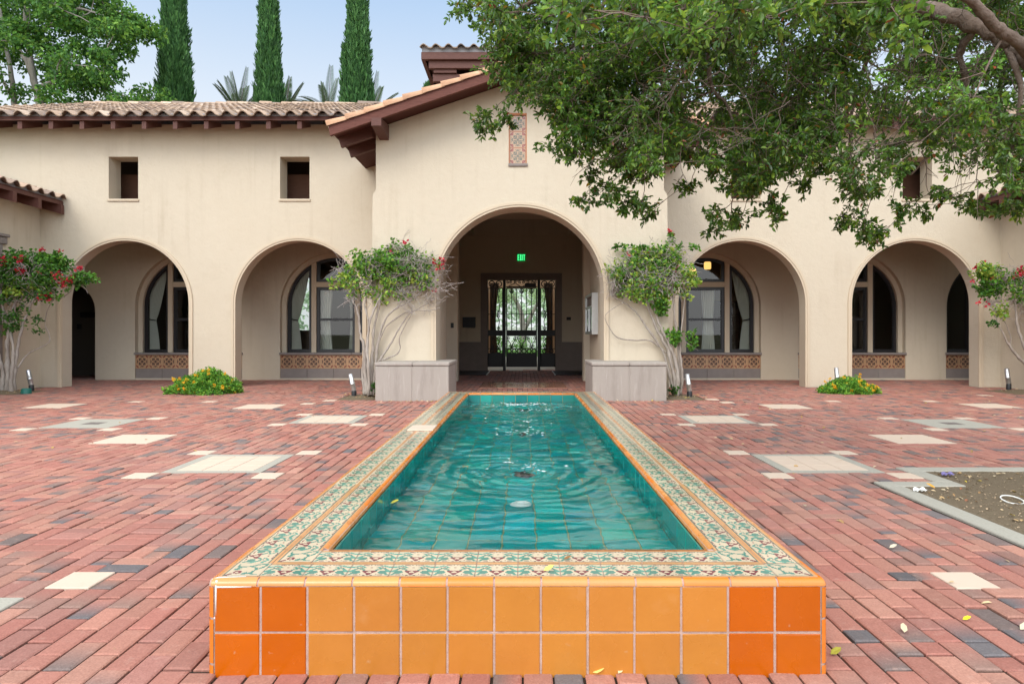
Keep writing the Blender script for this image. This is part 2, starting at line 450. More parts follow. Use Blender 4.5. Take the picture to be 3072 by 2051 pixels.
for i in range(-ns, ns):
    x0 = i*2*U
    ymax = 20.35
    y = -1.0
    y = snap(y)
    while y < ymax:
        far = min(1, max(0, (abs(x0)-1.2)/3))
        if random.random() < .10+.24*far:
            for k in range(random.choice((1,2,3,4,2,3))):
                put(x0, x0+2*U, y, y+U); y += U
        else:
            n = random.choice((1,2,2,3,4,5))
            st = random.random() < .5
            for k in range(n):
                xa, xb = (x0, x0+U) if st else (x0+U, x0+2*U)
                put(xa, xa+U, y+k*2*U, y+(k+1)*2*U)
            xa = x0+U if st else x0
            put(xa, xa+U, y, y+U)
            for k in range(n-1): put(xa, xa+U, y+U+k*2*U, y+U+(k+1)*2*U)
            put(xa, xa+U, y+U+(n-1)*2*U, y+n*2*U)
            y += n*2*U
B = np.array(bricks); nb = len(B)
g = .0030+RNG.random((nb,4))*.0026
x0 = B[:,0]+g[:,0]; x1 = B[:,1]-g[:,1]; y0 = B[:,2]+g[:,2]; y1 = B[:,3]-g[:,3]
z = RNG.normal(size=nb)*.0016; tx = RNG.normal(size=nb)*.011; ty = RNG.normal(size=nb)*.009
bv = .0050+RNG.random(nb)*.004
V = np.empty((nb,12,3)); cx = (x0+x1)/2; cy = (y0+y1)/2
for k, (sx, sy) in enumerate(((-1,-1),(1,-1),(1,1),(-1,1))):
    X = np.where(sx<0, x0, x1); Y = np.where(sy<0, y0, y1)
    dz = z+(X-cx)*tx+(Y-cy)*ty
    V[:,k] = np.stack([X-sx*bv, Y-sy*bv, dz], 1)
    V[:,4+k] = np.stack([X, Y, dz-.004], 1)
    V[:,8+k] = np.stack([X, Y, np.full(nb,-.028)], 1)
q = [(0,1,2,3)]+[(4+k,4+(k+1)%4,(k+1)%4,k) for k in range(4)]+[(8+k,8+(k+1)%4,4+(k+1)%4,4+k) for k in range(4)]
Q = ((np.arange(nb)*12)[:,None,None]+np.array(q)[None]).reshape(-1,4)
ci = RNG.choice(len(pal), size=nb, p=pw/pw.sum()); c1 = (pal[ci]*.68+np.array((.42,.184,.142))*.32)*(1+RNG.normal(size=(nb,1))*.07); c1[ci >= 6] = (pal[ci]*(1+RNG.normal(size=(nb,1))*.10))[ci >= 6]
fl = RNG.random(nb) < .16
c2 = np.where(fl[:,None], pal[RNG.choice([6,7,5], size=nb)], c1)
fr_y = (y1-y0) > (x1-x0)
PC = np.empty((nb,12,3))
for k, (sx, sy) in enumerate(((-1,-1),(1,-1),(1,1),(-1,1))):
    end = np.where(fr_y, sy<0, sx<0)
    cc = np.where(end[:,None], c2, c1)
    for o in (0,4): PC[:,o+k] = cc
    PC[:,8+k] = cc*.35
pave = quad_mesh('brick_pavement', V.reshape(-1,3), Q, M['brick'], pcol=np.clip(PC,0.02,1).reshape(-1,3))
tag(pave, kind='structure')
mb = MB(); mb.poly([(-13.5,-1.2,-.011),(13.5,-1.2,-.011),(13.5,20.6,-.011),(-13.5,20.6,-.011)])
mb.build('joint_sand', M['joint'], pave)
ORG[pave.name] = Vector((0,0,0))
# inlays
mb = MB(); ms = MB(); md = MB()
for (a,b,c,d,k) in inl:
    zz = random.uniform(.000,.003)
    if k == 'cream':
        mb.box((a+.003,b+.003,-.02),(c-.003,d-.003,zz), bev=.003)
    else:
        if k == 'plain': ms.box((a+.003,b+.003,-.02),(c-.003,d-.003,zz), bev=.004)
        else:
            w = .085
            if k == 'drain': w = .30
            for r in ((a,b,c,b+w),(a,d-w,c,d),(a,b+w,a+w,d-w),(c-w,b+w,c,d-w)):
                ms.box((r[0],r[1],-.02),(r[2],r[3],zz))
            if k == 'tiled':
                n = 3; L = (c-a-2*w)/n
                for i in range(n):
                    for j in range(n):
                        mb.box((a+w+i*L+.003,b+w+j*L+.003,-.02),(a+w+(i+1)*L-.003,b+w+(j+1)*L-.003,zz+.001), bev=.002)
            else:
                for i in range(9):
                    L = (c-a-2*w)/9
                    md.box((a+w+i*L,b+w,-.02),(a+w+(i+.62)*L,d-w,zz-.001))
mb.build('cream_paver', M['cream'], pave); ms.build('concrete_slab', M['slab'], pave)
o = md.build('drain_grate', M['stone'], pave)
mb = MB()
for i in range(4):
    mb.box((-.93+i*.47+.004,14.006,-.02),(-.93+(i+1)*.47-.004,15.65,.003), bev=.003)
mb.build('terracotta_panel', M['terra'], pave)

# planting bed at the right and small soil pockets under the climbers
mb = MB(); zk = .006
def kerb(a,b,c,d): mb.box((a,b,-.12),(c,d,zk), bev=.006)
kerb(BEDX,2.55,BEDX+KW,BEDY-KW); kerb(BEDX,BEDY-KW,NX+KW,BEDY); kerb(NX,BEDY,NX+KW,NY-KW)
kerb(NX,NY-KW,6.4,NY); kerb(BEDX+KW,2.55,6.4,2.55+KW); kerb(6.4-KW,2.55+KW,6.4,NY-KW)
tag(mb.build('kerb', M['slab']), kind='structure')
def soil_patch(name, x0, y0, x1, y1, zb, h, n):
    nx = max(4,int((x1-x0)*n)); ny = max(4,int((y1-y0)*n))
    gx, gy = np.meshgrid(np.linspace(x0,x1,nx), np.linspace(y0,y1,ny))
    u = (gx-x0)/(x1-x0)*2-1; v = (gy-y0)/(y1-y0)*2-1
    zz = zb+h*np.clip((1-u**2)*(1-v**2),0,1)+RNG.normal(size=gx.shape)*.0022
    V = np.stack([gx,gy,zz],-1).reshape(-1,3)
    i = np.arange((ny-1)*(nx-1)); r = i//(nx-1); c = i%(nx-1); a = r*nx+c
    return V, np.stack([a,a+1,a+nx+1,a+nx],1)
Vs, Qs, n0 = [], [], 0
for rr in [(BEDX+.05,2.62,6.35,NY-.05,-.004,.008,26)]:
    V, Q = soil_patch('', *rr); Vs.append(V); Qs.append(Q+n0); n0 += len(V)
for (a,b,c,d) in soil_rects():
    V, Q = soil_patch('', a,b,c,d,-.008,.05,30); Vs.append(V); Qs.append(Q+n0); n0 += len(V)
# the notch of the bed stays brick: drop soil faces there
V = np.concatenate(Vs); Q = np.concatenate(Qs)
cq = V[Q].mean(1); keep = ~((cq[:,0] < NX+.06)&(cq[:,0]>2.5)&(cq[:,1] > BEDY-.06)&(cq[:,1] < 6))
tag(quad_mesh('soil', V, Q[keep], M['soil'], smooth=True), kind='structure')

# ================================================================= tiled fountain basin
px0, py0, px1, py1 = POOL; ZT = .3200; ER = .022; CW = .322; ZW = .212; ZFL = .035
pool = empty('fountain_basin', (0,(py0+py1)/2,0), 'long raised orange tiled basin with painted tile coping and clear teal water', 'fountain basin')
def vary(c, a=.06):
    k = 1+random.gauss(0,a); return tuple(max(0,x*k*(1+random.gauss(0,a*.4))) for x in c)
def tile_field(mb, gm, o, ux, uy, nu, nv, pu, pv, gap, colf, th=.004, bev=.0025):
    o = Vector(o); ux = Vector(ux); uy = Vector(uy); nz = ux.cross(uy)
    for i in range(nu):
        for j in range(nv):
            c = o+ux*(i+.5)*pu+uy*(j+.5)*pv
            hx, hy = pu/2-gap/2, pv/2-gap/2
            jx = ux*random.gauss(0,.0005)+uy*random.gauss(0,.0005); c = c+jx
            t0 = [c+ux*hx*a+uy*hy*b for a,b in ((-1,-1),(1,-1),(1,1),(-1,1))]
            tl = random.gauss(0,.0006); tm = random.gauss(0,.0006)
            t1 = [c+ux*(hx-bev)*a+uy*(hy-bev)*b+nz*(th+tl*a+tm*b) for a,b in ((-1,-1),(1,-1),(1,1),(-1,1))]
            mb.faces(t0+t1, [(4,5,6,7)]+[(k,(k+1)%4,4+(k+1)%4,4+k) for k in range(4)], colf(i,j))
    gm.poly([o, o+ux*pu*nu, o+ux*pu*nu+uy*pv*nv, o+uy*pv*nv])
OR_B = (.44,.090,.0000); OR_L = (.45,.175,.027); OR_M = (.48,.15,.020)
def front_col(i,j): return vary(OR_B if (i < 2 or i > 10) else OR_L, .035)
mb = MB(); gm = MB()
tp = (px1-px0-2*ER)/13; zt0 = ZT-ER-2*.1585
tile_field(mb, gm, (px0+ER, py0+.004, zt0), (1,0,0), (0,0,1), 13, 2, tp, .1585, .0075, front_col)
mb.build('front_tile_panel', M['tile_o'], pool)
mb = MB()
nL = 45; tl = (py1-py0-2*ER)/nL
tile_field(mb, gm, (px0+.004, py1-ER, zt0), (0,-1,0), (0,0,1), nL, 2, tl, .1585, .0075, lambda i,j: vary(OR_M,.06))
tile_field(mb, gm, (px1-.004, py0+ER, zt0), (0,1,0), (0,0,1), nL, 2, tl, .1585, .0075, lambda i,j: vary(OR_M,.06))
tile_field(mb, gm, (px1-ER, py1-.004, zt0), (-1,0,0), (0,0,1), 13, 2, tp, .1585, .0075, front_col)
mb.build('side_tile_panel', M['tile_o'], pool)
# quarter-round edging
def qround(mb, p, q, out, up, r, n, gap, colf, prof=6, flip=False):
    p = Vector(p); q = Vector(q); d = (q-p); L = d.length; d /= L; out = Vector(out); up = Vector(up)
    for k in range(n):
        a = L*k/n+gap/2; b = L*(k+1)/n-gap/2
        jit = random.gauss(0,.0006)
        pts = [(-.004, 0)]+[(math.sin(t*PI/2/prof)*r - 0, (math.cos(t*PI/2/prof)-1)*r) for t in range(prof+1)]
        ring = [(-.002,jit)]+[(x+jit*.5, y_+jit) for x,y_ in pts[1:]]
        V = [p+d*a+out*(x)+up*y_ for x,y_ in ring]+[p+d*b+out*(x)+up*y_ for x,y_ in ring]
        m = len(ring)
        Fc = [(i, i+1, m+i+1, m+i) for i in range(m-1)]
        if flip: Fc = [f[::-1] for f in Fc]
        Fc += [tuple(range(m)) if flip else tuple(range(m-1,-1,-1)), tuple(range(2*m-1,m-1,-1)) if flip else tuple(range(m,2*m))]
        c = colf(k)
        mb.faces(V, Fc[:m-1], c, 0, True); mb.faces(V, Fc[m-1:], c)
        # recessed grout
        g0, g1 = p+d*(a-gap), p+d*a
        rg = r-.003
        ringg = [(math.sin(t*PI/2/prof)*rg, (math.cos(t*PI/2/prof)-1)*rg-.003) for t in range(prof+1)]
        V = [g0+out*x+up*y_ for x,y_ in ringg]+[g1+out*x+up*y_ for x,y_ in ringg]; m = len(ringg)
        Fc = [(i, i+1, m+i+1, m+i) for i in range(m-1)]
        if flip: Fc = [f[::-1] for f in Fc]
        gm.faces(V, Fc, (1,1,1), 0, True)
mb = MB(); CE = (.62,.235,.055)
cE = lambda k: vary(CE if random.random()<.7 else (.64,.18,.012), .07)
qround(mb, (px0+.01,py0+ER,ZT), (px1-.01,py0+ER,ZT), (0,-1,0), (0,0,1), ER, 13, .007, cE, flip=True)
qround(mb, (px0+ER,py1-.01,ZT), (px0+ER,py0+.03,ZT), (-1,0,0), (0,0,1), ER, nL, .006, cE, flip=True)
qround(mb, (px1-ER,py0+.03,ZT), (px1-ER,py1-.01,ZT), (1,0,0), (0,0,1), ER, nL, .006, cE, flip=True)
qround(mb, (px1-.01,py1-ER,ZT), (px0+.01,py1-ER,ZT), (0,1,0), (0,0,1), ER, 13, .007, cE, flip=True)
# upright corner rounds: three pieces each
for (cxn, sgn) in ((px0,-1),(px1,1)):
    for (za, zb) in ((-.02,.03),(.037,.185),(.192,ZT-ER-.004)):
        c = Vector((cxn-sgn*ER, py0+ER, 0)); prof = 6
        ring = [c+Vector((sgn*math.sin(t*PI/2/prof)*ER, -math.cos(t*PI/2/prof)*ER, 0)) for t in range(prof+1)]
        V = [r+Vector((0,0,za)) for r in ring]+[r+Vector((0,0,zb)) for r in ring]; m = prof+1
        Fc = [(i,i+1,m+i+1,m+i) for i in range(prof)]
        if sgn < 0: Fc = [f[::-1] for f in Fc]
        mb.faces(V+[c+Vector((0,0,za)),c+Vector((0,0,zb))], Fc, vary((.62,.17,.016),.05), 0, True)
    ring = [c+Vector((sgn*math.sin(t*PI/2/prof)*(ER-.003), -math.cos(t*PI/2/prof)*(ER-.003), 0)) for t in range(prof+1)]
    V = [r+Vector((0,0,-.02)) for r in ring]+[r+Vector((0,0,ZT-ER)) for r in ring]
    Fc = [(i,i+1,m+i+1,m+i) for i in range(prof)]
    if sgn < 0: Fc = [f[::-1] for f in Fc]
    gm.faces(V, Fc, (1,1,1), 0, True)
# sphere-like corner caps on top
for (cxn, sgn) in ((px0,-1),(px1,1)):
    c = Vector((cxn-sgn*ER, py0+ER, ZT-ER)); n = 6; V = []; Fc = []
    for i in range(n+1):
        for j in range(n+1):
            th = PI/2*i/n; ph = PI/2*j/n
            V.append(c+Vector((sgn*math.sin(th)*math.sin(ph)*ER, -math.sin(th)*math.cos(ph)*ER, math.cos(th)*ER)))
    for i in range(n):
        for j in range(n):
            f = (i*(n+1)+j, i*(n+1)+j+1, (i+1)*(n+1)+j+1, (i+1)*(n+1)+j)
            Fc.append(f if sgn < 0 else f[::-1])
    mb.faces(V, Fc, (.62,.22,.05), 0, True)
# white repair grout on the near left corner
wg = MB()
wg.tube([(px0+.030,py0+.003,ZT-ER-.003),(px0+.08,py0+.0025,ZT-ER-.003),(px0+.150,py0+.003,ZT-ER-.002)], [.0042,.0034,.0026], 6)
wg.tube([(px0+.030,py0+.010,ZT-.006),(px0+.030,py0+.003,ZT-ER),(px0+.030,py0+.003,ZT-ER-.10)], [.0055,.0042,.0028], 6)
wg.tube([(px0+.012,py0+.016,ZT-.007),(px0+.03,py0+.022,ZT-.0025),(px0+.12,py0+.032,ZT-.0015)], [.0055,.0045,.0024], 6)
wg.tube([(px0+.003,py0+.028,.189),(px0+.010,py0+.011,.189),(px0+.028,py0+.003,.189)], .003, 6)
wg.build('white_grout_repair', M['white'], pool)
mb.build('outer_edge_trim', M['tile_o'], pool); mb = MB()
# inner bullnose
ix0, iy0, ix1, iy1 = px0+CW, py0+CW, px1-CW, py1-CW
nI = 41
qround(mb, (ix0-ER,iy0,ZT+.006), (ix0-ER,iy1,ZT+.006), (1,0,0), (0,0,1), ER, nI, .006, cE, flip=True)
qround(mb, (ix1+ER,iy1,ZT+.006), (ix1+ER,iy0,ZT+.006), (-1,0,0), (0,0,1), ER, nI, .006, cE, flip=True)
qround(mb, (ix1,iy0-ER,ZT+.002), (ix0,iy0-ER,ZT+.002), (0,1,0), (0,0,1), ER, 9, .007, cE, flip=True)
qround(mb, (ix0,iy1+ER,ZT+.006), (ix1,iy1+ER,ZT+.006), (0,-1,0), (0,0,1), ER, 9, .007, cE, flip=True)
mb.build('inner_edge_trim', M['tile_o'], pool)

# ---- painted tiles: raster of little coloured faces, drawn once per resolution
def stroke(A, V, pts, w0, w1=None):
    w1 = w0 if w1 is None else w1
    m = np.zeros(A.shape, bool); n = len(pts)-1
    for k in range(n):
        a = np.array(pts[k]); b = np.array(pts[k+1]); d = b-a; L2 = (d**2).sum()
        t = np.clip(((A-a[0])*d[0]+(V-a[1])*d[1])/max(L2,1e-9),0,1)
        dist = np.hypot(A-a[0]-t*d[0], V-a[1]-t*d[1])
        w = w0+(w1-w0)*((k+t)/n)
        m |= dist < w
    return m
CR = np.array((.54,.44,.305)); GR = np.array((.055,.19,.145)); MA = np.array((.125,.018,.028)); OE = np.array((.55,.27,.11)); GD = np.array((.10,.14,.10))
def border_tile(nu, nv):
    u, v = np.meshgrid((np.arange(nu)+.5)/nu, (np.arange(nv)+.5)/nv, indexing='ij')
    a = np.abs(u-.5); img = np.broadcast_to(CR, u.shape+(3,)).copy()
    def paint(m, c): img[m] = c
    g2 = GR*1.35
    paint(stroke(a,v,[(.10,.42),(.17,.52),(.25,.60),(.34,.60),(.40,.50),(.39,.36),(.32,.28),(.26,.33),(.29,.42)],.030,.055), GR)
    paint(stroke(a,v,[(.14,.66),(.20,.76),(.30,.80),(.40,.72),(.50,.70)],.022,.050), g2)
    paint(stroke(a,v,[(.40,.50),(.46,.42),(.50,.40)],.05,.06), g2)
    paint(stroke(a,v,[(.25,.60),(.20,.66),(.13,.66)],.035,.02), GR)
    paint(stroke(a,v,[(.38,.30),(.44,.20),(.47,.17)],.045,.02), GR)
    paint(stroke(a,v,[(.04,.86),(.11,.83),(.18,.86),(.27,.89)],.016,.016), MA*1.2)
    paint(stroke(a,v,[(.24,.72),(.30,.70),(.34,.68)],.012,.012), MA*1.2)
    paint(stroke(a,v,[(.20,.20),(.28,.17),(.35,.18)],.018,.012), MA)
    paint(stroke(a,v,[(.05,.15),(.12,.13)],.016,.012), MA)
    fl = ((a/.15)**2+((v-.38)/.085)**2 < 1)|((a/.075)**2+((v-.27)/.10)**2 < 1)|((np.abs(a-.13)/.05)**2+((v-.42)/.045)**2<1)
    paint(fl, MA*1.25)
    paint(((a/.055)**2+((v-.355)/.055)**2 < 1), CR)
    paint((a/.032+np.abs(v-.68)/.045 < 1), MA)
    paint((v < .075)|(v > .925), OE)
    paint(((v > .085)&(v < .11))|((v > .89)&(v < .915)), GD)
    return img.reshape(-1,3)
def corner_tile(n):
    u, v = np.meshgrid((np.arange(n)+.5)/n, (np.arange(n)+.5)/n, indexing='ij')
    s_, t = (u+v)/2, (u-v)
    a = np.abs(t); img = np.broadcast_to(CR, u.shape+(3,)).copy()
    img[stroke(a,s_,[(.0,.92),(.14,.84),(.22,.74)],.03,.05)|stroke(a,s_,[(.06,.70),(.22,.66),(.34,.56),(.40,.46),(.32,.40),(.24,.44)],.03,.05)|stroke(a,s_,[(.40,.5),(.56,.5),(.7,.56)],.04,.02)] = GR
    img[((a/.16)**2+((s_-.36)/.08)**2 < 1)|((a/.07)**2+((s_-.2)/.08)**2 < 1)] = MA*1.25
    img[(a/.05)**2+((s_-.35)/.035)**2 < 1] = CR
    e = (u < .075)|(v < .075); img[e] = OE
    g_ = ((u > .085)&(u < .11)&(v > .085))|((v > .085)&(v < .11)&(u > .085)); img[g_] = GD
    return img.reshape(-1,3)
_cache = {}
cop_V, cop_Q, cop_C = [], [], []; cop_n = 0
def put_tile(o, ux, uy, wu, wv, nu, nv, kind, gap=.003):
    global cop_n
    o = np.array(o, float); ux = np.array(ux, float); uy = np.array(uy, float)
    key = (kind,nu,nv)
    if key not in _cache: _cache[key] = border_tile(nu,nv) if kind == 'b' else corner_tile(nu)
    gu, gv = np.meshgrid(np.linspace(gap/2,wu-gap/2,nu+1), np.linspace(gap/2*.6,wv-gap/2*.6,nv+1), indexing='ij')
    tz = np.random.default_rng(cop_n).normal(size=2)*.0025
    V = o+gu[...,None]*ux+gv[...,None]*uy+np.array((0,0,1.))*((gu-wu/2)*tz[0]+(gv-wv/2)*tz[1])[...,None]
    i, j = np.meshgrid(np.arange(nu), np.arange(nv), indexing='ij'); a = (i*(nv+1)+j).ravel()
    q = np.stack([a, a+nv+1, a+nv+2, a+1],1)
    if np.cross(ux,uy)[2] < 0: q = q[:,::-1]
    k = 1+RNG.normal()*.05
    cop_V.append(V.reshape(-1,3)); cop_Q.append(q+cop_n); cop_C.append(np.clip(_cache[key]*k,0,.9)); cop_n += (nu+1)*(nv+1)
TW = (CW-2*ER)/2
for row in range(2):
    ins = ER+row*TW
    a0, b0, a1, b1 = px0+ins, py0+ins, px1-ins, py1-ins
    nX = 12 if row == 0 else 10
    wX = (a1-a0-2*TW)/nX; nY = 44 if row == 0 else 42; wY = (b1-b0-2*TW)/nY
    for k in range(nX):
        put_tile((a0+TW+k*wX,b0,ZT),(1,0,0),(0,1,0),wX,TW,34,26,'b')
        put_tile((a1-TW-k*wX,b1,ZT),(-1,0,0),(0,-1,0),wX,TW,10,8,'b')
    for k in range(nY):
        yy = b0+TW+k*wY
        nu, nv = (32,24) if yy < 3.6 else ((22,18) if yy < 5.2 else ((14,12) if yy < 7 else (10,8)))
        put_tile((a0,yy+wY,ZT),(0,-1,0),(1,0,0),wY,TW,nu,nv,'b')
        put_tile((a1,yy,ZT),(0,1,0),(-1,0,0),wY,TW,nu,nv,'b')
    put_tile((a0,b0,ZT),(1,0,0),(0,1,0),TW,TW,26,26,'c'); put_tile((a1,b0,ZT),(-1,0,0),(0,1,0),TW,TW,26,26,'c')
    put_tile((a0,b1,ZT),(1,0,0),(0,-1,0),TW,TW,10,10,'c'); put_tile((a1,b1,ZT),(-1,0,0),(0,-1,0),TW,TW,10,10,'c')
quad_mesh('coping_tiles', np.concatenate(cop_V), np.concatenate(cop_Q), M['tile_d'], pool, fcol=np.concatenate(cop_C))
zg = ZT-.0025
for r in ((px0+.02,py0+.02,px1-.02,iy0-.002),(px0+.02,iy1+.002,px1-.02,py1-.02),(px0+.02,iy0-.002,ix0-.002,iy1+.002),(ix1+.002,iy0-.002,px1-.02,iy1+.002)):
    gm.poly([(r[0],r[1],zg),(r[2],r[1],zg),(r[2],r[3],zg),(r[0],r[3],zg)])
gm.build('grout', M['grout'], pool)
# basin lining
mb = MB(); gm = MB(); TE = (.002,.21,.18)
tc_ = lambda i,j: vary(TE, .10)
zl = ZT-ER+.001
npx = 9; npy = 41; tpx = (ix1-ix0)/npx; tpy = (iy1-iy0)/npy; hh = (zl-ZFL)/2
tile_field(mb, gm, (ix0,iy1,ZFL), (1,0,0), (0,0,1), npx, 2, tpx, hh, .006, tc_)
tile_field(mb, gm, (ix1,iy0,ZFL), (-1,0,0), (0,0,1), npx, 2, tpx, hh, .006, tc_)
# long walls face the water
for (xx, d0) in ((ix0,1),(ix1,-1)):
    tile_field(mb, gm, (xx, iy0 if d0 > 0 else iy1, ZFL), (0,d0,0), (0,0,1), npy, 2, tpy, hh, .006, tc_)
# short walls were laid facing inwards: far wall faces -y, near wall faces +y
tile_field(mb, gm, (ix0,iy0,ZFL), (1,0,0), (0,1,0), npx, npy, tpx, tpy, .006, lambda i,j: vary((.0003,.30,.285),.13))
mb.build('basin_lining', M['tile_t'], pool); gm.build('lining_grout', M['grout_y'], pool)
# water: a rippled sheet with rings spreading from the three bubblers
nx, ny = 150, 660
gx, gy = np.meshgrid(np.linspace(ix0,ix1,nx), np.linspace(iy0,iy1,ny))
zz = np.zeros_like(gx)
for (sx, sy, amp, k, dec) in ((.02,4.5,.0046,46,.85),(-.05,6.2,.0034,38,.8),(.04,8.0,.0034,44,.8)):
    r = np.hypot((gx-sx), (gy-sy)); zz += amp*np.sin(k*r-1.2*np.sin(3*np.arctan2(gy-sy,gx-sx))+1.6*np.sin(gx*7+gy*4)+.9*np.sin(gx*13-gy*9))*np.exp(-r/dec)*np.clip(r/.08,0,1)
def vnoise(x, y, seed):
    r_ = np.random.default_rng(seed); o = np.zeros_like(x)
    for k in range(9):
        th = r_.uniform(0,2*PI); ph = r_.uniform(0,2*PI); f = r_.uniform(.7,1.5)
        o += np.sin(f*(x*math.cos(th)+y*math.sin(th))+ph+.8*np.sin(.6*f*(x*math.sin(th)-y*math.cos(th))+ph*2))
    return o/3
zz += .0027*vnoise(gx*9,gy*18,1)+.0010*vnoise(gx*25,gy*46,2)+.0003*vnoise(gx*50,gy*90,7)
rip = sum(np.exp(-((gx-sx)**2*2.6+(gy-sy)**2*2.2)) for sx,sy in ((0,4.4),(0,6.0),(0,7.7)))
zz += .0012*vnoise(gx*46,gy*70,3)*np.clip(rip,0,1)
for (sy, k) in ((4.62,.5),(6.35,.8),(8.3,1.3),(9.0,.9)):
    zz += .0036*k*vnoise(gx*40+sy,gy*52,5)*np.exp(-(gx**2/.10+(gy-sy)**2/.12))
V = np.stack([gx,gy,ZW+zz],-1).reshape(-1,3)
i = np.arange((ny-1)*(nx-1)); a = (i//(nx-1))*nx+i%(nx-1)
tag(quad_mesh('water', V, np.stack([a,a+1,a+nx+1,a+nx],1), M['water'], smooth=True), kind='structure')
# bubbles and froth thrown up by the bubblers
RNG = np.random.default_rng(12)
fp = []
for (sy, k, rx, ry) in ((8.8,230,.30,.16),(8.2,60,.36,.3),(7.0,40,.34,.35),(6.35,60,.26,.22),(4.75,30,.26,.22)):
    q = RNG.normal(size=(k,2))*np.array((rx,ry))*.6; fp.append(np.stack([q[:,0], sy+q[:,1]],1))
fp = np.concatenate(fp); fp = fp[(np.abs(fp[:,0]) < .65)&(fp[:,1] < iy1-.03)]
ii = np.clip(((fp[:,0]-ix0)/(ix1-ix0)*(nx-1)).astype(int),0,nx-1); jj = np.clip(((fp[:,1]-iy0)/(iy1-iy0)*(ny-1)).astype(int),0,ny-1)
fz = ZW+zz[jj,ii]; nf_ = len(fp)
fr_ = .003+.008*RNG.random(nf_)**2.5; ar = 1+2.0*RNG.random(nf_)
V = []; Q = []
ang = np.linspace(0,2*PI,7)[:-1]
top = np.stack([fp[:,0],fp[:,1],fz+fr_*.35],1)
ring_ = np.stack([fp[:,0,None]+np.cos(ang)*fr_[:,None]*ar[:,None], fp[:,1,None]+np.sin(ang)*fr_[:,None], np.repeat(fz[:,None]-.002,6,1)],-1)
V = np.concatenate([top[:,None,:],ring_],1).reshape(-1,3)
b_ = np.arange(nf_)*7
Q = np.concatenate([np.stack([b_,b_+1+k,b_+1+(k+1)%6],1) for k in range(6)])
tag(quad_mesh('foam', V, Q, M['foam'], at=(0,6.5,ZW), smooth=True), 'white froth and bubbles churning over the fountain nozzles', 'foam', kind='stuff')
# pool fittings
mb = MB(); c = P(1195,1150,3.71)
mb.lathe((c.x,3.71,ZW-.03), [(.0,.004),(.026,.004),(.030,.012),(.055,.008),(.062,-.02)], 24)
for s_ in range(6):
    a = s_*PI/3; mb.bar((c.x+.035*math.cos(a),3.71+.035*math.sin(a),ZW-.016),(c.x+.052*math.cos(a),3.71+.052*math.sin(a),ZW-.019),.010,.006)
tag(mb.build('underwater_light', M['white'], at=(c.x,3.71,ZW-.05)), 'round white light fitting just under the water near the front of the basin', 'pool light')
mb = MB(); c = Vector(((1037-CX)*2.66/F, 2.66, 0))
mb.lathe((c.x,2.66,ZFL), [(.030,0),(.030,ZW+.022-ZFL),(.024,ZW+.022-ZFL),(.024,ZW-.02-ZFL),(.0,ZW-.02-ZFL)], 20)
tag(mb.build('overflow_pipe', M['dark'], at=(c.x,2.66,ZFL)), 'short dark overflow pipe standing in the water by the near edge', 'pipe')
for k, (sy, lab) in enumerate(((4.62,'nearest bubbler nozzle, its dark spot standing in for a reflection on the water'),(6.35,'second bubbler nozzle along the basin, its dark spot standing in for a reflection'),(8.3,'farthest bubbler nozzle in the white churned water by the far wall'))):  # first two also imitate dark reflections on the water as solid dark spots
    mb = MB(); mb.lathe((0,sy,ZFL), [(.05,0),(.05,.02),(.03,.03),(.02,.03),(.02,.09),(.012,.09),(.012,.04)], 18)
    tag(mb.build('bubbler_nozzle', M['dark'], at=(0,sy,ZFL)), lab, 'nozzle', 'bubbler nozzles along the basin')
mb = MB(); mb.box((-.985,5.64,ZT+.001),(-.765,5.93,ZT+.014), bev=.003)
o = tag(mb.build('loose_paver', M['cream'], at=(-.875,5.78,ZT)), 'flat cream paver lying on the left coping of the basin', 'paver')
# ================================================================= the building
YC, YCB = 12.10, 12.64          # front and back of the entrance gable wall
YW, YWB = 14.19, 14.50          # arcade wall of the wings
YI, YIB = 16.40, 16.72          # inner wall behind the arcade
YG, YGB = 20.40, 20.70          # gate wall
bld = empty('courtyard_building', (BX,YC,0), 'cream stucco arcaded courtyard building with clay tile roofs around a central gabled entrance arch', 'building')
XZ = lambda y0: (lambda u,v,d: (u, d, v))
def xz(u,v,d): return (u,d,v)
def arc(cx, cz, r, a0, a1, n): return [(cx+r*math.cos(a0+(a1-a0)*k/n), cz+r*math.sin(a0+(a1-a0)*k/n)) for k in range(n+1)]
def arch_notch(cx, r, zs, zb=0.0, n=40):   # from right foot over the top to the left foot, walked right-to-left reversed
    return [(cx-r, zb)]+arc(cx, zs, r, PI, 0, n)+[(cx+r, zb)]
def rect(x0,z0,x1,z1): return [(x0,z0),(x1,z0),(x1,z1),(x0,z1)]
def moulding(mb, cx, zs, r, w, proud, yf, zb=0.0, n=48, steps=((0,1.0),(.5,.55))):
    for (o, pr) in steps:
        ri = r-.001; ro = r+w*(1-o*.0)-(0 if o == 0 else w*.45)
        if o == 0: ri = r+w*.45
        outer = [(cx+ro, zb)]+arc(cx,zs,ro,0,PI,n)+[(cx-ro, zb)]
        inner = [(cx-ri, zb)]+arc(cx,zs,ri,PI,0,n)+[(cx+ri, zb)]
        mb.prism([outer+inner], xz, yf-proud*pr, yf+.02, back=False)

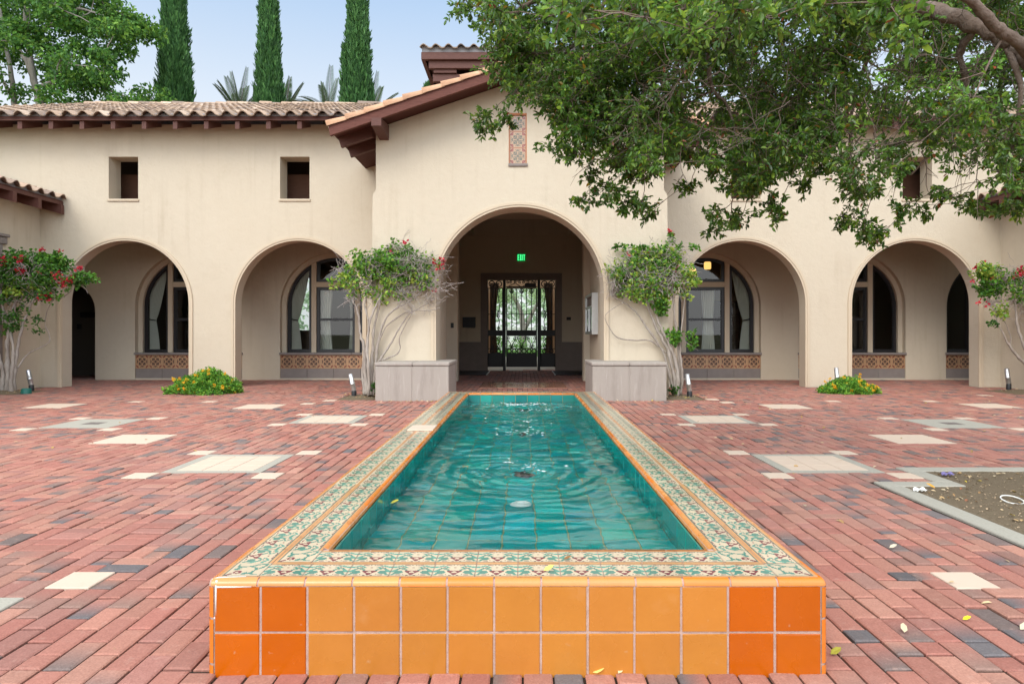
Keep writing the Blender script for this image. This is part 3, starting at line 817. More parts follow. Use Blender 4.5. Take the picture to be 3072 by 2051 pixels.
# ---- entrance gable wall
RC, ZSC = 1.533, 1.924; SL = .339; ZRID = 5.865
def zroof(x): return ZRID-SL*abs(x-BX)
def zdeck(x): return zroof(x)-.085
xl = lambda v: BX-v
hw = [(2.72,0.0),(2.69,3.68),(2.63,3.77)]
eave = 2.63
out = [(BX-2.72,0)]+arch_notch(BX,RC,ZSC)+[(BX+2.72,0),(BX+2.69,3.68),(BX+2.63,3.77),(BX+eave,zdeck(BX+eave)),(BX,zdeck(BX)),(BX-eave,zdeck(BX-eave)),(BX-2.63,3.77),(BX-2.69,3.68)]
mb = MB()
PX0, PX1, PZ0, PZ1 = (1167-CX)*YC/F, (1208.5-CX)*YC/F, HC+(764-382)*YC/F, HC+(764-259.3)*YC/F
mb.prism([out, rect(PX0,PZ0,PX1,PZ1)], xz, YC, YCB)
mb.box((PX0-.05,YC+.07,PZ0-.05),(PX1+.05,YC+.15,PZ1+.05))
# return walls of the gable back to the wings
for s in (-1,1):
    mb.box((BX+s*2.72,YCB,0),(BX+s*2.40,YW,4.9))
mb.build('entrance_wall', M['stucco'], bld)
mb = MB(); moulding(mb, BX, ZSC, RC, .085, .03, YC, n=64)
mb.build('entrance_arch_moulding', M['stucco_trim'], bld)

# painted tile panel in the gable
def quad_tiles(mb, o, ux, uz, nu, nv, size, res, ground, dark, red, sep=None):
    """blocks of four mirrored tiles with a scroll pattern"""
    o = Vector(o); ux = Vector(ux); uz = Vector(uz)
    key = ('q',res,ground)
    if key not in _cache:
        u, v = np.meshgrid((np.arange(res)+.5)/res*2-1, (np.arange(res)+.5)/res*2-1, indexing='ij')
        a, b = np.abs(u), np.abs(v); a2, b2 = np.maximum(a,b), np.minimum(a,b)
        img = np.broadcast_to(np.array(ground), u.shape+(3,)).copy()
        m = stroke(a2,b2,[(.05,.05),(.22,.12),(.38,.12),(.50,.22),(.46,.34),(.34,.34),(.32,.26)],.05,.05)
        m |= stroke(a,b,[(.30,.30),(.5,.5)],.05,.06)|stroke(a2,b2,[(.58,.10),(.70,.16),(.78,.28)],.045,.03)|(np.hypot(a,b)<.09)
        m |= stroke(a2,b2,[(.62,.0),(.74,.06)],.05,.05)
        img[m] = dark
        f = (np.hypot(a-.70,b-.70) < .15)|(np.hypot(a-.84,b-.62) < .09)|(np.hypot(a-.62,b-.84) < .09)
        img[f] = red
        img[np.hypot(a-.70,b-.70) < .05] = ground
        e = (a > .95)|(b > .95); img[e] = sep or (.45,.16,.07)
        _cache[key] = img
    img = _cache[key]
    for i in range(nu):
        for j in range(nv):
            k = 1+random.gauss(0,.08)
            c = o+ux*size*i+uz*size*j
            pts = [c+ux*size*p/res+uz*size*q_/res for p in range(res+1) for q_ in range(res+1)]
            fs = []; cs = []
            for p in range(res):
                for q_ in range(res):
                    b_ = p*(res+1)+q_; fs.append((b_, b_+res+1, b_+res+2, b_+1)); cs.append(tuple(img[p,q_]*k))
            mb.faces(pts, fs, cs)
mb = MB(); sz = (PX1-PX0-.03)
zb_ = PZ0+.055
quad_tiles(mb, (PX0+.015,YC+.045,zb_), (1,0,0), (0,0,1), 1, 3, (PZ1-zb_-.03)/3*1.0, 30, (.41,.26,.155), (.12,.115,.08), (.23,.055,.04), (.32,.125,.055))
# the block is a little taller than wide: squeeze in x
ox = PX0+.015; hgt = (PZ1-zb_-.03)/3
mb.v = [(ox+(p[0]-ox)*sz/hgt, p[1], p[2]) for p in mb.v]
mb.build('gable_tile_panel', M['tile_d'], bld)
mb = MB()
for r in ((PX0,PZ0+.05,PX0+.015,PZ1),(PX1-.015,PZ0+.05,PX1,PZ1),(PX0+.015,PZ1-.03,PX1-.015,PZ1)):
    mb.box((r[0],YC+.01,r[1]),(r[2],YC+.069,r[3]), (.45,.17,.07))
mb.build('gable_panel_border', M['tile_w'], bld)
mb = MB(); mb.box((PX0-.005,YC-.03,PZ0),(PX1+.015,YC+.069,PZ0+.052), bev=.006)
mb.build('gable_panel_sill', M['stone'], bld)

# ---- wings: arcade walls
AXS = (4.74, 8.455); RW, ZSW = 1.36, 1.775; ZWT = 5.62
UPX = (4.83, 8.50); UW, UZ0, UZ1 = .316, 3.975, 4.93
def wing_wall(s):
    mb = MB()
    xs = sorted(BX+s*a for a in AXS)
    xa, xb = (BX-13.5, BX-2.55) if s < 0 else (BX+2.55, BX+13.5)
    out = [(xa,0)]
    for cx in xs: out += arch_notch(cx,RW,ZSW)
    out += [(xb,0),(xb,ZWT),(xa,ZWT)]
    holes = [rect(BX+s*u-UW,UZ0,BX+s*u+UW,UZ1) for u in UPX]
    mb.prism([out]+holes, xz, YW, YWB)
    # thick reveals of the small upper openings
    for u in UPX:
        c = BX+s*u
        for (a,b,c_,d) in ((c-UW-.05,UZ0-.05,c-UW,UZ1+.05),(c+UW,UZ0-.05,c+UW+.05,UZ1+.05),(c-UW,UZ1,c+UW,UZ1+.05),(c-UW,UZ0-.05,c+UW,UZ0)):
            mb.box((a,YWB-.002,b),(c_,YWB+.12,d))
    o = mb.build('wing_wall', M['stucco'], bld)
    mm = MB()
    for cx in xs: moulding(mm, cx, ZSW, RW, .085, .030, YW, n=48)
    mm.build('arcade_moulding', M['stucco_trim'], bld)
    for u in UPX:
        ms = MB(); c = BX+s*u; ms.box((c-UW-.02,YW-.03,UZ0-.0),(c+UW+.02,YWB+.1,UZ0+.05), bev=.006)
        ms.build('opening_sill', M['stucco_trim'], bld)
        ms = MB(); ms.box((c-UW-.5,YWB+.62,UZ0-.3),(c+UW+.5,YWB+.66,UZ1-.16)); ms.build('loft_partition', M['loft'], bld)
    # dim loft behind the openings
    mr = MB()
    xr0, xr1 = (xa,xb)
    mr.box((xr0,YI-.35,3.75),(xr1,YI-.30,ZWT))                       # loft back wall
    mr.box((xr0,YWB+.0,3.62),(xr1,YI,3.74))                          # arcade ceiling
    mr.build('arcade_ceiling', M['ceil'], bld)
    edges = [xs[0]+RW, xs[1]-RW]
    for (a,b) in ((xs[0]-RW-.35,xs[0]-RW-.02),(edges[0]+.02,edges[1]-.02),(xs[1]+RW+.02,xs[1]+RW+.35)):
        mf = MB(); mf.box((a,YW+.03,-.02),(b,YWB-.03,.035), bev=.01); mf.build('pier_foot', M['concrete'], bld)
for s in (-1,1): wing_wall(s)

# ---- inner wall with arched windows
WINX = {-1: (4.63, 8.22, 11.8), 1: (4.62, 8.20, 11.85)}
RWI, ROW, ZSI = 1.215, 1.325, 1.154+(764-702)/92.7     # frame radius, reveal radius, spring height
ZSILL = HC+(764-808.5)*YI/F
def z_of(y): return HC+(764-y)*YI/F
for s in (-1,1):
    mb = MB()
    xa, xb = (BX-13.5, BX-2.4) if s < 0 else (BX+2.4, BX+13.5)
    cs = WINX[s][:2] if s < 0 else WINX[s]
    out = [(xa,0)]
    if s < 0: out += [(BX-11.95,0)]+arc(BX-11.24,1.70,.71,PI,0,24)+[(BX-10.53,0)]
    out += [(xb,0),(xb,3.75),(xa,3.75)]
    holes = []
    for w in cs:
        c = BX+s*w
        holes.append([(c-ROW,0.04),(c+ROW,0.04)]+arc(c,ZSI,ROW,0,PI,36))
    mb.prism([out]+holes, xz, YI, YI+.14, back=False)
    # second step: the inner reveal
    holes2 = []
    for w in cs:
        c = BX+s*w; holes2.append([(c-RWI,ZSILL),(c+RWI,ZSILL)]+arc(c,ZSI,RWI,0,PI,36))
    if s < 0: out2 = [(xa,0),(BX-11.95,0)]+arc(BX-11.24,1.70,.71,PI,0,24)+[(BX-10.53,0),(xb,0),(xb,3.75),(xa,3.75)]
    else: out2 = out
    mb.prism([out2]+holes2, xz, YI+.14, YIB)
    mb.build('inner_wall', M['stucco'], bld)
def light(xa, xb, z0, z1, c, R_, n=22):
    pts = [(xa,z0),(xb,z0)]
    for k in range(n+1):
        t = (1-math.cos(PI*k/n))/2
        x = xb+(xa-xb)*t; dd = R_*R_-(x-c)**2
        zt = ZSI+math.sqrt(max(dd,0)); pts.append((x, min(z1, zt)))
    return pts
def ring(mb, A, Bp, y0, y1):
    n = len(A)
    V = [(u,y0,v) for u,v in A]+[(u,y0,v) for u,v in Bp]+[(u,y1,v) for u,v in A]+[(u,y1,v) for u,v in Bp]
    Fc = []
    for i in range(n):
        j = (i+1)%n
        Fc += [(i,j,n+j,n+i),(n+i,n+j,3*n+j,3*n+i),(2*n+j,2*n+i,3*n+i,3*n+j)]
    mb.faces(V, Fc)
MULL = .0596; XM = (709.4-765.3)/92.7     # mullion centre line offsets
def window(cx):
    m0a, m0b = cx-.603, cx-.483           # left mullion
    m1a, m1b = cx+.483, cx+.603
    zt0, zt1 = z_of(657), z_of(645.3)
    mb = MB(); yp = YI+.17
    L1, L2 = light(cx-RWI,m0a,ZSILL,99,cx,RWI), light(m1b,cx+RWI,ZSILL,99,cx,RWI)
    # plaster mullions and transom
    for (a,b) in ((m0a,m0b),(m1a,m1b)):
        zt = ZSI+math.sqrt(RWI**2-(((a+b)/2)-cx)**2)+.02
        mb.box((a,yp,ZSILL-.0),(b,yp+.13,zt))
    mb.box((m0b,yp+.003,zt0),(m1a,yp+.13,zt1))
    win = mb.build('window', M['stucco_trim'], bld)
    fr = MB(); gl = MB(); t = .058; yf = yp+.045
    lights = [(cx-RWI,m0a,ZSILL,99),(m0b,m1a,ZSILL,zt0),(m0b,m1a,zt1,99),(m1b,cx+RWI,ZSILL,99)]
    for (a,b,z0,z1) in lights:
        A = light(a,b,z0,z1,cx,RWI)
        z1i = z1-t if z1 < 50 else 99
        Bp = light(a+t,b-t,z0+t,z1i,cx,RWI-t)
        ring(fr, A, Bp, yf, yf+.06)
        C2 = light(a+t+.02,b-t-.02,z0+t+.02,z1i-.02 if z1i < 50 else 99,cx,RWI-t-.02)
        ring(fr, Bp, C2, yf+.02, yf+.05)
        gl.prism([C2], xz, yf+.036, yf+.036, sides=False, back=False)
    zr = z_of(732); fr.box((m0b+t,yf+.012,zr-.03),(m1a-t,yf+.05,zr+.03))
    fr.build('frame', M['sash'], win); gl.build('pane', M['glass'], win)
    sl = MB()
    for k in range(3):
        a = cx-ROW-.02+(2*ROW+.04)*k/3; sl.box((a+.002,YI-.035,ZSILL-.055),(a+(2*ROW+.04)/3-.002,YI+.25,ZSILL), bev=.006)
    sl.build('sill', M['stone'], win)
    tb = MB(); zb0, zb1 = z_of(845), z_of(813.2); nb_ = 8; w = 2*ROW/nb_; hh = zb1-zb0
    quad_tiles(tb, (cx-ROW,YI+.02,zb0), (w/hh,0,0), (0,0,1), nb_, 1, hh, 20, (.40,.235,.125), (.085,.042,.028), (.19,.04,.026), (.28,.085,.04))
    tb.build('tile_band', M['tile_w'], win)
    sb = MB()
    for k in range(4):
        a = cx-ROW+2*ROW*k/4; sb.box((a+.003,YI+.015,.0),(a+2*ROW/4-.003,YI+.14,zb0-.004), bev=.004)
    sb.build('stone_base', M['stone'], win)
    bk = MB(); bk.box((cx-ROW,YI+.045,.0),(cx+ROW,YI+.20,ZSILL-.056)); bk.build('backing', M['stone'], win)
    return win
for s in (-1,1):
    for w in (WINX[s][:2] if s < 0 else WINX[s]): window(BX+s*w)

# ---- rooms behind the windows
def room(x0, x1, y1, m, hole=None, zc=3.7, mname='room_wall'):
    mb = MB(); y0 = YIB
    if hole: mb.prism([rect(x0,0,x1,zc), rect(*hole)], xz, y1, y1+.2)
    else: mb.box((x0,y1,0),(x1,y1+.2,zc))
    mb.box((x0-.1,y0,0),(x0,y1+.2,zc)); mb.box((x1,y0,0),(x1+.1,y1+.2,zc))
    mb.box((x0-.1,y0-.02,zc),(x1+.1,y1+.2,zc+.1))
    mb.box((x0-.1,y0-.2,-.009),(x1+.1,y1+.2,-.002))
    return mb.build(mname, m, bld)
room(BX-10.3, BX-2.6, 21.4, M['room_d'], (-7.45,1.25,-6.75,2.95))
room(BX+2.6, BX+6.6, 21.0, M['room'])
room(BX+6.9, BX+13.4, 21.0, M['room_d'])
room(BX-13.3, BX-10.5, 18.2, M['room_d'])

# ---- portico: side walls, return walls, gate wall
mb = MB()
for s in (-1,1):
    ye = 14.36 if s < 0 else 15.3
    xa = BX+s*1.60; mb.box((xa,YCB-.001,0),(BX+s*1.9,ye,4.2))
    xb = BX+s*1.52; mb.box((xb,16.0,0),(BX+s*2.5,16.38,4.2))
    mb.box((BX+s*1.98,16.38,0),(BX+s*2.3,YG,4.2))
for (a,b,c_,d) in ((-2.39,YCB,2.39,17.45),(-2.39,20.35,2.39,YGB),(-2.39,17.45,-1.45,20.35),(1.45,17.45,2.39,20.35)): mb.box((BX+a,b,4.15),(BX+c_,d,4.3))
for (a,b,c_,d) in ((-1.55,17.35,1.55,17.45),(-1.55,17.45,-1.45,20.35),(1.45,17.45,1.55,20.35),(-1.55,20.35,1.55,20.45)): mb.box((BX+a,b,4.301),(BX+c_,d,6.0))  # unseen shaft over a ceiling opening, added to let sky light into the portico
GX0, GX1, GZ = (1102.7-CX)*YG/F, (1288.8-CX)*YG/F, HC+(764-626.5)*YG/F
GO0, GO1, GOZ = (1118.4-CX)*YG/F, (1274.2-CX)*YG/F, HC+(764-641.2)*YG/F
mb.prism([[(BX-2.3,0),(GO0-.02,0),(GO0-.02,GOZ),(GO1+.02,GOZ),(GO1+.02,0),(BX+2.3,0),(BX+2.3,4.2),(BX-2.3,4.2)]], xz, YG, YGB)
mb.build('portico_wall', M['stucco'], bld)
mb = MB()
mb.prism([[(GX0,0),(GO0,0),(GO0,GOZ),(GO1,GOZ),(GO1,0),(GX1,0),(GX1,GZ),(GX0,GZ)]], xz, YG-.05, YG+.2)
mb.build('gate_surround', M['stone'], bld)
mb = MB(); zw = HC+(764-784)*YG/F
for (a,b) in ((BX-1.97,GX0-.002),(GX1+.002,BX+1.97)):
    mb = MB(); mb.box((a,YG-.03,0),(b,YG+.01,zw)); mb.build('stone_wainscot', M['stone'], bld)
# passage beyond the gate: side piers with drawn drapes are things of their own further down
mb = MB()
for s in (-1,1):
    mb.box((BX+s*1.75,YGB,0),(BX+s*2.0,25.5,3.2)); mb.box((BX+s*1.02,25.2,0),(BX+s*1.74,25.5,3.2))
mb.box((BX-1.02,25.2,2.9),(BX+1.02,25.5,3.2)); mb.box((BX-2.0,YGB,3.25),(BX+2.0,21.6,3.4))
mb.build('passage_wall', M['far_wall'], bld)
mb = MB(); mb.poly([(-2.4,20.6,-.008),(2.4,20.6,-.008),(2.4,33,-.008),(-2.4,33,-.008)])
tag(mb.build('path', M['slab']), kind='structure')

# ---- low side buildings at both ends of the court
ZE = 3.97
for s in (-1,1):
    xf = BX+s*10.28
    mb = MB(); mb.box((xf,6.5,0),(xf+s*.3,YW-.0,4.25))
    mb.build('side_wall', M['stucco'], bld)
    mb = MB()
    yd = 13.0
    mb.box((xf-s*.06,yd-1.6,2.92),(xf+s*.05,yd+.22,3.06), bev=.01); mb.box((xf-s*.09,yd-1.65,3.061),(xf+s*.05,yd+.25,3.12), bev=.01)
    mb.box((xf-s*.035,yd,0),(xf+s*.05,yd+.12,2.918))
    mb.build('side_door_surround', M['stone'], bld)

# ================================================================= roofs
TP = [(.43,.31,.225),(.37,.265,.195),(.48,.36,.27),(.31,.23,.18),(.53,.41,.32),(.265,.20,.165),(.43,.315,.235)]
def s_tiles(mb, o, du, dv, n_up, ncol, nrow, pitch=.325, row=.37, end=True):
    o = Vector(o); du = Vector(du).normalized(); dv = Vector(dv).normalized(); nz = Vector(n_up).normalized()
    NP = 10; prof = []
    for k in range(NP+1):
        t = k/NP
        if t < .60: a = PI*t/.60; prof.append((t, math.sin(a)*.075))
        else: a = PI*(t-.60)/.40; prof.append((t, -math.sin(a)*.022))
    for j in range(nrow):
        for i in range(ncol):
            kk = random.uniform(.8,1.2); c = tuple(x*kk for x in random.choice(TP))
            lift0, lift1 = .052+random.gauss(0,.003), .020
            b = o+du*(i*pitch+random.gauss(0,.004))+dv*(j*row-.03+random.gauss(0,.006))
            e = o+du*(i*pitch)+dv*((j+1)*row+.02)
            V = [b+du*(t*pitch*1.06)+nz*(h+lift0) for t,h in prof]+[e+du*(t*pitch*1.06)+nz*(h*.9+lift1) for t,h in prof]+[b+du*(t*pitch*1.06)+nz*(h+lift0-.022) for t,h in prof]
            m = NP+1
            Fc = [(k,k+1,m+k+1,m+k) for k in range(NP)]
            mb.faces(V, Fc, c, 0, True)
            mb.faces(V, [(2*m+k,2*m+k+1,k+1,k) for k in range(NP)], tuple(x*.8 for x in c))
            if j == 0:
                V2 = [b+du*(t*pitch*1.06)+nz*(h+lift0-.022) for t,h in prof]+[e+du*(t*pitch*1.06)+nz*(h+lift0-.022) for t,h in prof]
                mb.faces(V2, [(k+1,k,m+k,m+k+1) for k in range(NP)], tuple(x*.6 for x in c), 0, True)
SR = .37; cr = 1/math.sqrt(1+SR*SR)
YE, ZEAVE = 13.50, 5.57          # tile edge line of the wings
for s in (-1,1):
    xa, xb = (-13.6, -1.9) if s < 0 else (1.9, 13.6)
    deck = MB(); L = 7.6
    V = []
    for (x,) in ((xa,),(xb,)):
        V += [(x,YE+.05,ZEAVE-.045+.05*SR),(x,YE+.05+L*cr,ZEAVE-.045+(.05+L*cr)*SR),(x,YE+.05+L*cr,ZEAVE-.005+(.05+L*cr)*SR),(x,YE+.05,ZEAVE-.005+.05*SR)]
    deck.faces(V, [(0,1,2,3),(7,6,5,4),(0,4,5,1),(1,5,6,2),(2,6,7,3),(3,7,4,0)])
    # far slope and back wall close the volume
    yr = YE+.05+L*cr; zr_ = ZEAVE+(.05+L*cr)*SR
    deck.faces([(xa,yr,zr_-.04),(xb,yr,zr_-.04),(xb,yr+2.4,zr_-.9),(xa,yr+2.4,zr_-.9)], [(0,1,2,3)])
    roof = deck.build('wing_roof', M['soffit'], bld)
    mb = MB(); ncol = int((xb-xa)/.325)
    s_tiles(mb, (xa,YE,ZEAVE), (1,0,0), (0,1,SR), (0,-SR,1), ncol, 20)
    for k in range(int((xb-xa)/.34)):     # ridge caps
        x = xa+k*.34; kk = random.uniform(.95,1.25); c = tuple(q*kk for q in random.choice(TP)); hj = random.gauss(0,.012)
        V = []; 
        for (xx, rr) in ((x-.02,.125),(x+.36,.105)):
            for t in range(9):
                a = PI*t/8; V.append((xx, yr-math.cos(a)*rr*1.15, zr_+hj+.02+math.sin(a)*rr))
        mb.faces(V, [(t+9,t+10,t+1,t) for t in range(8)]+[tuple(range(9))], c, 0, True)
    mb.build('roof_tiles', M['tile_roof'], roof)
    mb = MB(); mb.box((xa,YE+.075,ZEAVE-.03),(xb,YE+.10,ZEAVE+.08))
    mb.build('bird_stop', M['birdstop'], roof)
    mb = MB(); mb.box((xa,YE+.055,ZEAVE-.062),(xb,YE+.105,ZEAVE-.028), bev=.006)
    mb.build('fascia', M['wood'], roof)
    k = 0; x = xa+.1
    x_first = (40-CX)*13.6/F+.045
    xs = [x_first+.638*i for i in range(-6,16)]
    xs = [x for x in xs if x > -13.4 and x < -2.85] if s < 0 else [2*BX-x for x in xs if x > -13.4 and x < -2.85]
    for x in xs:
        mb = MB(); y0, y1 = YE+.10, YW+.9
        zt0 = ZEAVE-.047+.10*SR; dz = SR*(y1-y0); h = .215
        V = []
        for sx in (-.045,.045):
            V += [(x+sx,y0,zt0-h),(x+sx,y1,zt0-h+dz),(x+sx,y1,zt0+dz),(x+sx,y0,zt0)]
        mb.faces(V, [(0,1,2,3),(7,6,5,4),(0,4,5,1),(1,5,6,2),(2,6,7,3),(3,7,4,0)])
        mb.build('rafter_tail', M['wood'], roof)

# ---- entrance gable roof
YB = 11.45
XE = 3.31
dk = MB(); yb = 15.2
for s in (-1,1):
    V = []
    for y in (YB+.03,yb):
        V += [(BX,y,ZRID-.07),(BX+s*XE,y,ZRID-.07-SL*XE),(BX+s*XE,y,ZRID-.025-SL*XE),(BX,y,ZRID-.025)]
    fs = [(0,1,2,3),(7,6,5,4),(0,4,5,1),(1,5,6,2),(2,6,7,3),(3,7,4,0)]
    dk.faces(V, fs)
groof = dk.build('gable_roof', M['soffit'], bld)
for s in (-1,1):
    # barge board
    mb = MB(); h = .175; x0, x1 = BX, BX+s*XE
    def sl(x, off): return ZRID-SL*abs(x-BX)+off
    A = [(x0,sl(x0,0)),(x1,sl(x1,0)),(x1+s*-.03,sl(x1,0)-h),(x0,sl(x0,0)-h)]
    if s > 0: A = A[::-1]
    mb.prism([A[::1]], xz, YB, YB+.075)
    mb.build('barge_board', M['wood_x'], groof)
    for (yy, dd) in ((11.96,0),(12.62,0)):
        mb = MB(); xi = BX+s*2.66
        xo = BX+s*(XE-.03)
        A = [(xi,sl(xi,-.072)),(xo,sl(xo,-.072)),(xo-s*.05,sl(xo,-.072)-.17),(xi,sl(xi,-.072)-.19)]
        if s > 0: A = A[::-1]
        mb.prism([A], xz, yy, yy+.09); mb.build('rafter', M['wood'], groof)
    # projecting purlin end
    for xc in (2.475,):
        x = BX+s*xc; zt = sl(x,-.16)
        mb = MB()
        V = []
        zb0 = HC+(764-292.8)*11.47/F; zb1 = HC+(764-316.5)*YC/F
        for sx in (-.085,.085):
            V += [(x+sx,YB+.0-.03,zb0+.02),(x+sx,YC+.1,zb1-.05),(x+sx,YC+.1,zt+.08),(x+sx,YB-.03,zt-.0)]
        mb.faces(V, [(0,1,2,3),(7,6,5,4),(0,4,5,1),(1,5,6,2),(2,6,7,3),(3,7,4,0)])
        mb.build('purlin_end', M['wood'], groof)
    # field tiles and rake barrels
    mb = MB()
    o = Vector((BX+s*XE, YB+.16, ZRID-SL*XE-.03)) if s < 0 else Vector((BX+s*XE, yb, ZRID-SL*XE-.03))
    s_tiles(mb, o, (0,-s,0), (-s,0,SL), (s*SL,0,1), 11, 9, .33, .37)
    dv = Vector((-s,0,SL)).normalized(); nz = Vector((s*SL,0,1)).normalized()
    nr = 10; ln = XE*math.sqrt(1+SL*SL)/nr
    for k in range(nr):
        kk = random.uniform(.9,1.08); c = tuple(q*kk for q in (.58,.345,.215))
        b = Vector((BX+s*XE,YB+.075,ZRID-SL*XE))+dv*(k*ln-.02); e = b+dv*(ln+.05)
        V = []
        for (pp, rr, lf) in ((b,.118,.055),(e,.102,.022)):
            for t in range(11):
                a = PI*t/10; V.append(pp+nz*(lf+math.sin(a)*rr*.80-.03)+Vector((0,-math.cos(a)*rr,0)))
        for (pp, rr, lf) in ((b,.103,.055),):
            for t in range(11):
                a = PI*t/10; V.append(pp+nz*(lf+math.sin(a)*rr*.80-.03)+Vector((0,-math.cos(a)*rr,0)))
        Fc = [(t,t+1,t+12,t+11) for t in range(10)]+[(22+t,22+t+1,t+1,t) for t in range(10)]
        if s > 0: Fc = [f[::-1] for f in Fc]
        mb.faces(V, Fc, c, 0, True)
        # skirt of the rake tile down to the board
        V = [b+Vector((0,-.118,0))+nz*.025, e+Vector((0,-.102,0))+nz*-.008, e+Vector((0,-.102,0))+nz*-.02, b+Vector((0,-.118,0))+nz*-.012]
        mb.faces(V, [(0,1,2,3)] if s < 0 else [(3,2,1,0)], tuple(q*.9 for q in c))
    mb.build('rake_tiles', M['tile_roof'], groof)
mb = MB()
for k in range(11):
    y = YB+.0+k*.34; c = tuple(q*random.uniform(.9,1.1) for q in (.55,.31,.19))
    V = []
    for (yy, rr, lf) in ((y,.125,.05),(y+.37,.11,.02)):
        for t in range(9):
            a = PI*t/8; V.append((BX-math.cos(a)*rr, yy, ZRID+lf+math.sin(a)*rr))
    mb.faces(V, [(t,t+1,t+10,t+9) for t in range(8)]+[tuple(range(8,-1,-1))], c, 0, True)
mb.build('ridge_cap', M['tile_roof'], groof)

# ---- eaves of the low side buildings
for s in (-1,1):
    xe = BX+s*9.76; dk = MB(); W = 2.2; sl_ = .28
    y0, y1 = 6.5, YW-.01
    V = []
    for y in (y0,y1):
        V += [(xe+s*.03,y,ZE-.03),(xe+s*W,y,ZE-.03+W*sl_),(xe+s*W,y,ZE+.01+W*sl_),(xe+s*.03,y,ZE+.01)]
    dk.faces(V, [(0,1,2,3),(7,6,5,4),(0,4,5,1),(1,5,6,2),(2,6,7,3),(3,7,4,0)])
    sr = dk.build('side_roof', M['soffit'], bld)
    mb = MB(); nc = int((y1-y0)/.325)
    o = Vector((xe, y1, ZE+.02)) if s < 0 else Vector((xe, y1-nc*.325, ZE+.02))
    s_tiles(mb, o, (0,-1,0) if s < 0 else (0,1,0), (s,0,sl_), (-s*sl_,0,1), nc, 6)
    mb.build('roof_tiles', M['tile_roof'], sr)
    mb = MB(); mb.box((xe+s*.06,y0,ZE-.02),(xe+s*.085,y1,ZE+.10)); mb.build('bird_stop', M['birdstop'], sr)
    mb = MB(); mb.box((xe+s*.02,y0,ZE-.085),(xe+s*.06,y1,ZE-.02)); mb.build('fascia', M['wood'], sr)
    for k in range(11):
        y = 14.10-.66*k
        mb = MB(); h = .20
        V = []
        for sy in (-.045,.045):
            V += [(xe-s*.02,y+sy,ZE-.09-h),(xe+s*.8,y+sy,ZE-.09-h+.82*sl_),(xe+s*.8,y+sy,ZE-.09+.82*sl_),(xe-s*.02,y+sy,ZE-.09)]
        mb.faces(V, [(0,1,2,3),(7,6,5,4),(0,4,5,1),(1,5,6,2),(2,6,7,3),(3,7,4,0)])
        mb.build('rafter_tail', M['wood'], sr)

# ---- lantern tower behind the ridge
yt = 17.2; sc = yt/F
tx0, tx1 = (1037-CX)*sc, -(1037-CX)*sc+2*BX
ez = HC+(764-122)*sc; ex0 = (966-CX)*sc; ex1 = -ex0+2*BX
mb = MB(); mb.box((tx0,yt+.9,5.2),(tx1,yt+1.0,ez-.05)); mb.box((tx0,yt+1.0,5.2),(tx0+.1,yt+3.6,7.6)); mb.box((tx1-.1,yt+1.0,5.2),(tx1,yt+3.6,7.6)); mb.box((tx0,yt+3.4,7.6),(tx0+.2,yt+3.6,ez-.05)); mb.box((tx1-.2,yt+3.4,7.6),(tx1,yt+3.6,ez-.05)); tw = mb.build('lantern_tower', M['soffit'], bld)  # hollow with its back left open, shaped to pass sky light down the shaft
mb = MB()
for k in range(4):           # stepped corbels under the eave
    zt = ez-.16-k*.30; ov = .62-.09*k
    for yy in (yt+.15+k*.12, yt+1.6, yt+3.0):
        mb.bar((tx0-ov,yy,zt-.10+.0),(tx1+ov,yy,zt-.10),.12,.20,bev=.01)
    mb.box((tx0-ov+.12,yt+.15+k*.12,zt-.29),(tx0+.1,yt+3.4,zt-.205)); mb.box((tx1+ov-.12,yt+.15+k*.12,zt-.29),(tx1-.1,yt+3.4,zt-.205))
mb.build('corbel', M['wood'], tw)
mb = MB(); mb.box((ex0,yt,ez-.16),(ex1,yt+.10,ez+.03), bev=.008); mb.box((ex0,yt+.10,ez-.16),(ex0+.1,yt+4.2,ez+.03)); mb.box((ex1-.1,yt+.10,ez-.16),(ex1,yt+4.2,ez+.03))
mb.box((ex0+.1,yt+.1,ez-.02),(ex1-.1,yt+4.2,ez+.03)); mb.build('eave_beam', M['wood'], tw)
mb = MB(); nc = int((ex1-ex0)/.325)+1
s_tiles(mb, (ex0-.03,yt-.05,ez+.09), (1,0,0), (0,1,.34), (0,-.34,1), nc, 7)
mb.build('lantern_roof_tiles', M['tile_roof'], tw)
mb = MB(); mb.box((ex0+.02,yt+.01,ez+.031),(ex1-.02,yt+.05,ez+.17)); mb.build('bird_stop', M['birdstop'], tw)
# ================================================================= things at the building
# cast plinths beside the entrance arch
for s in (-1,1):
    xi = -1.25 if s < 0 else 1.18; xo = -2.53 if s < 0 else 2.47
    a, b = min(xi,xo), max(xi,xo); y0, y1, h = 11.30, 12.60, .656
    t = empty('concrete_plinth', ((a+b)/2,y0,0), 'stained cast concrete plinth left of the entrance arch, vine trunk at its outer end' if s < 0 else 'plainer cast concrete plinth right of the entrance arch below the notice board', 'plinth', 'concrete plinths flanking the entrance')
    mb = MB(); m = (a+b)/2-.0
    jx = a+.645
    mb.box((a+.012,y0+.012,-.02),(jx-.004,y1,h-.065), bev=.01); mb.box((jx+.004,y0+.012,-.02),(b-.012,y1,h-.065), bev=.01)
    mb.box((jx-.01,y0+.02,-.02),(jx+.01,y1-.02,h-.07))
    mb.build('base', M['concrete'], t)
    mb = MB(); mb.box((a,y0,h-.06),(jx-.002,y1+.01,h), bev=.012); mb.box((jx+.002,y0,h-.06),(b,y1+.01,h), bev=.012)
    mb.build('cap', M['concrete'], t)

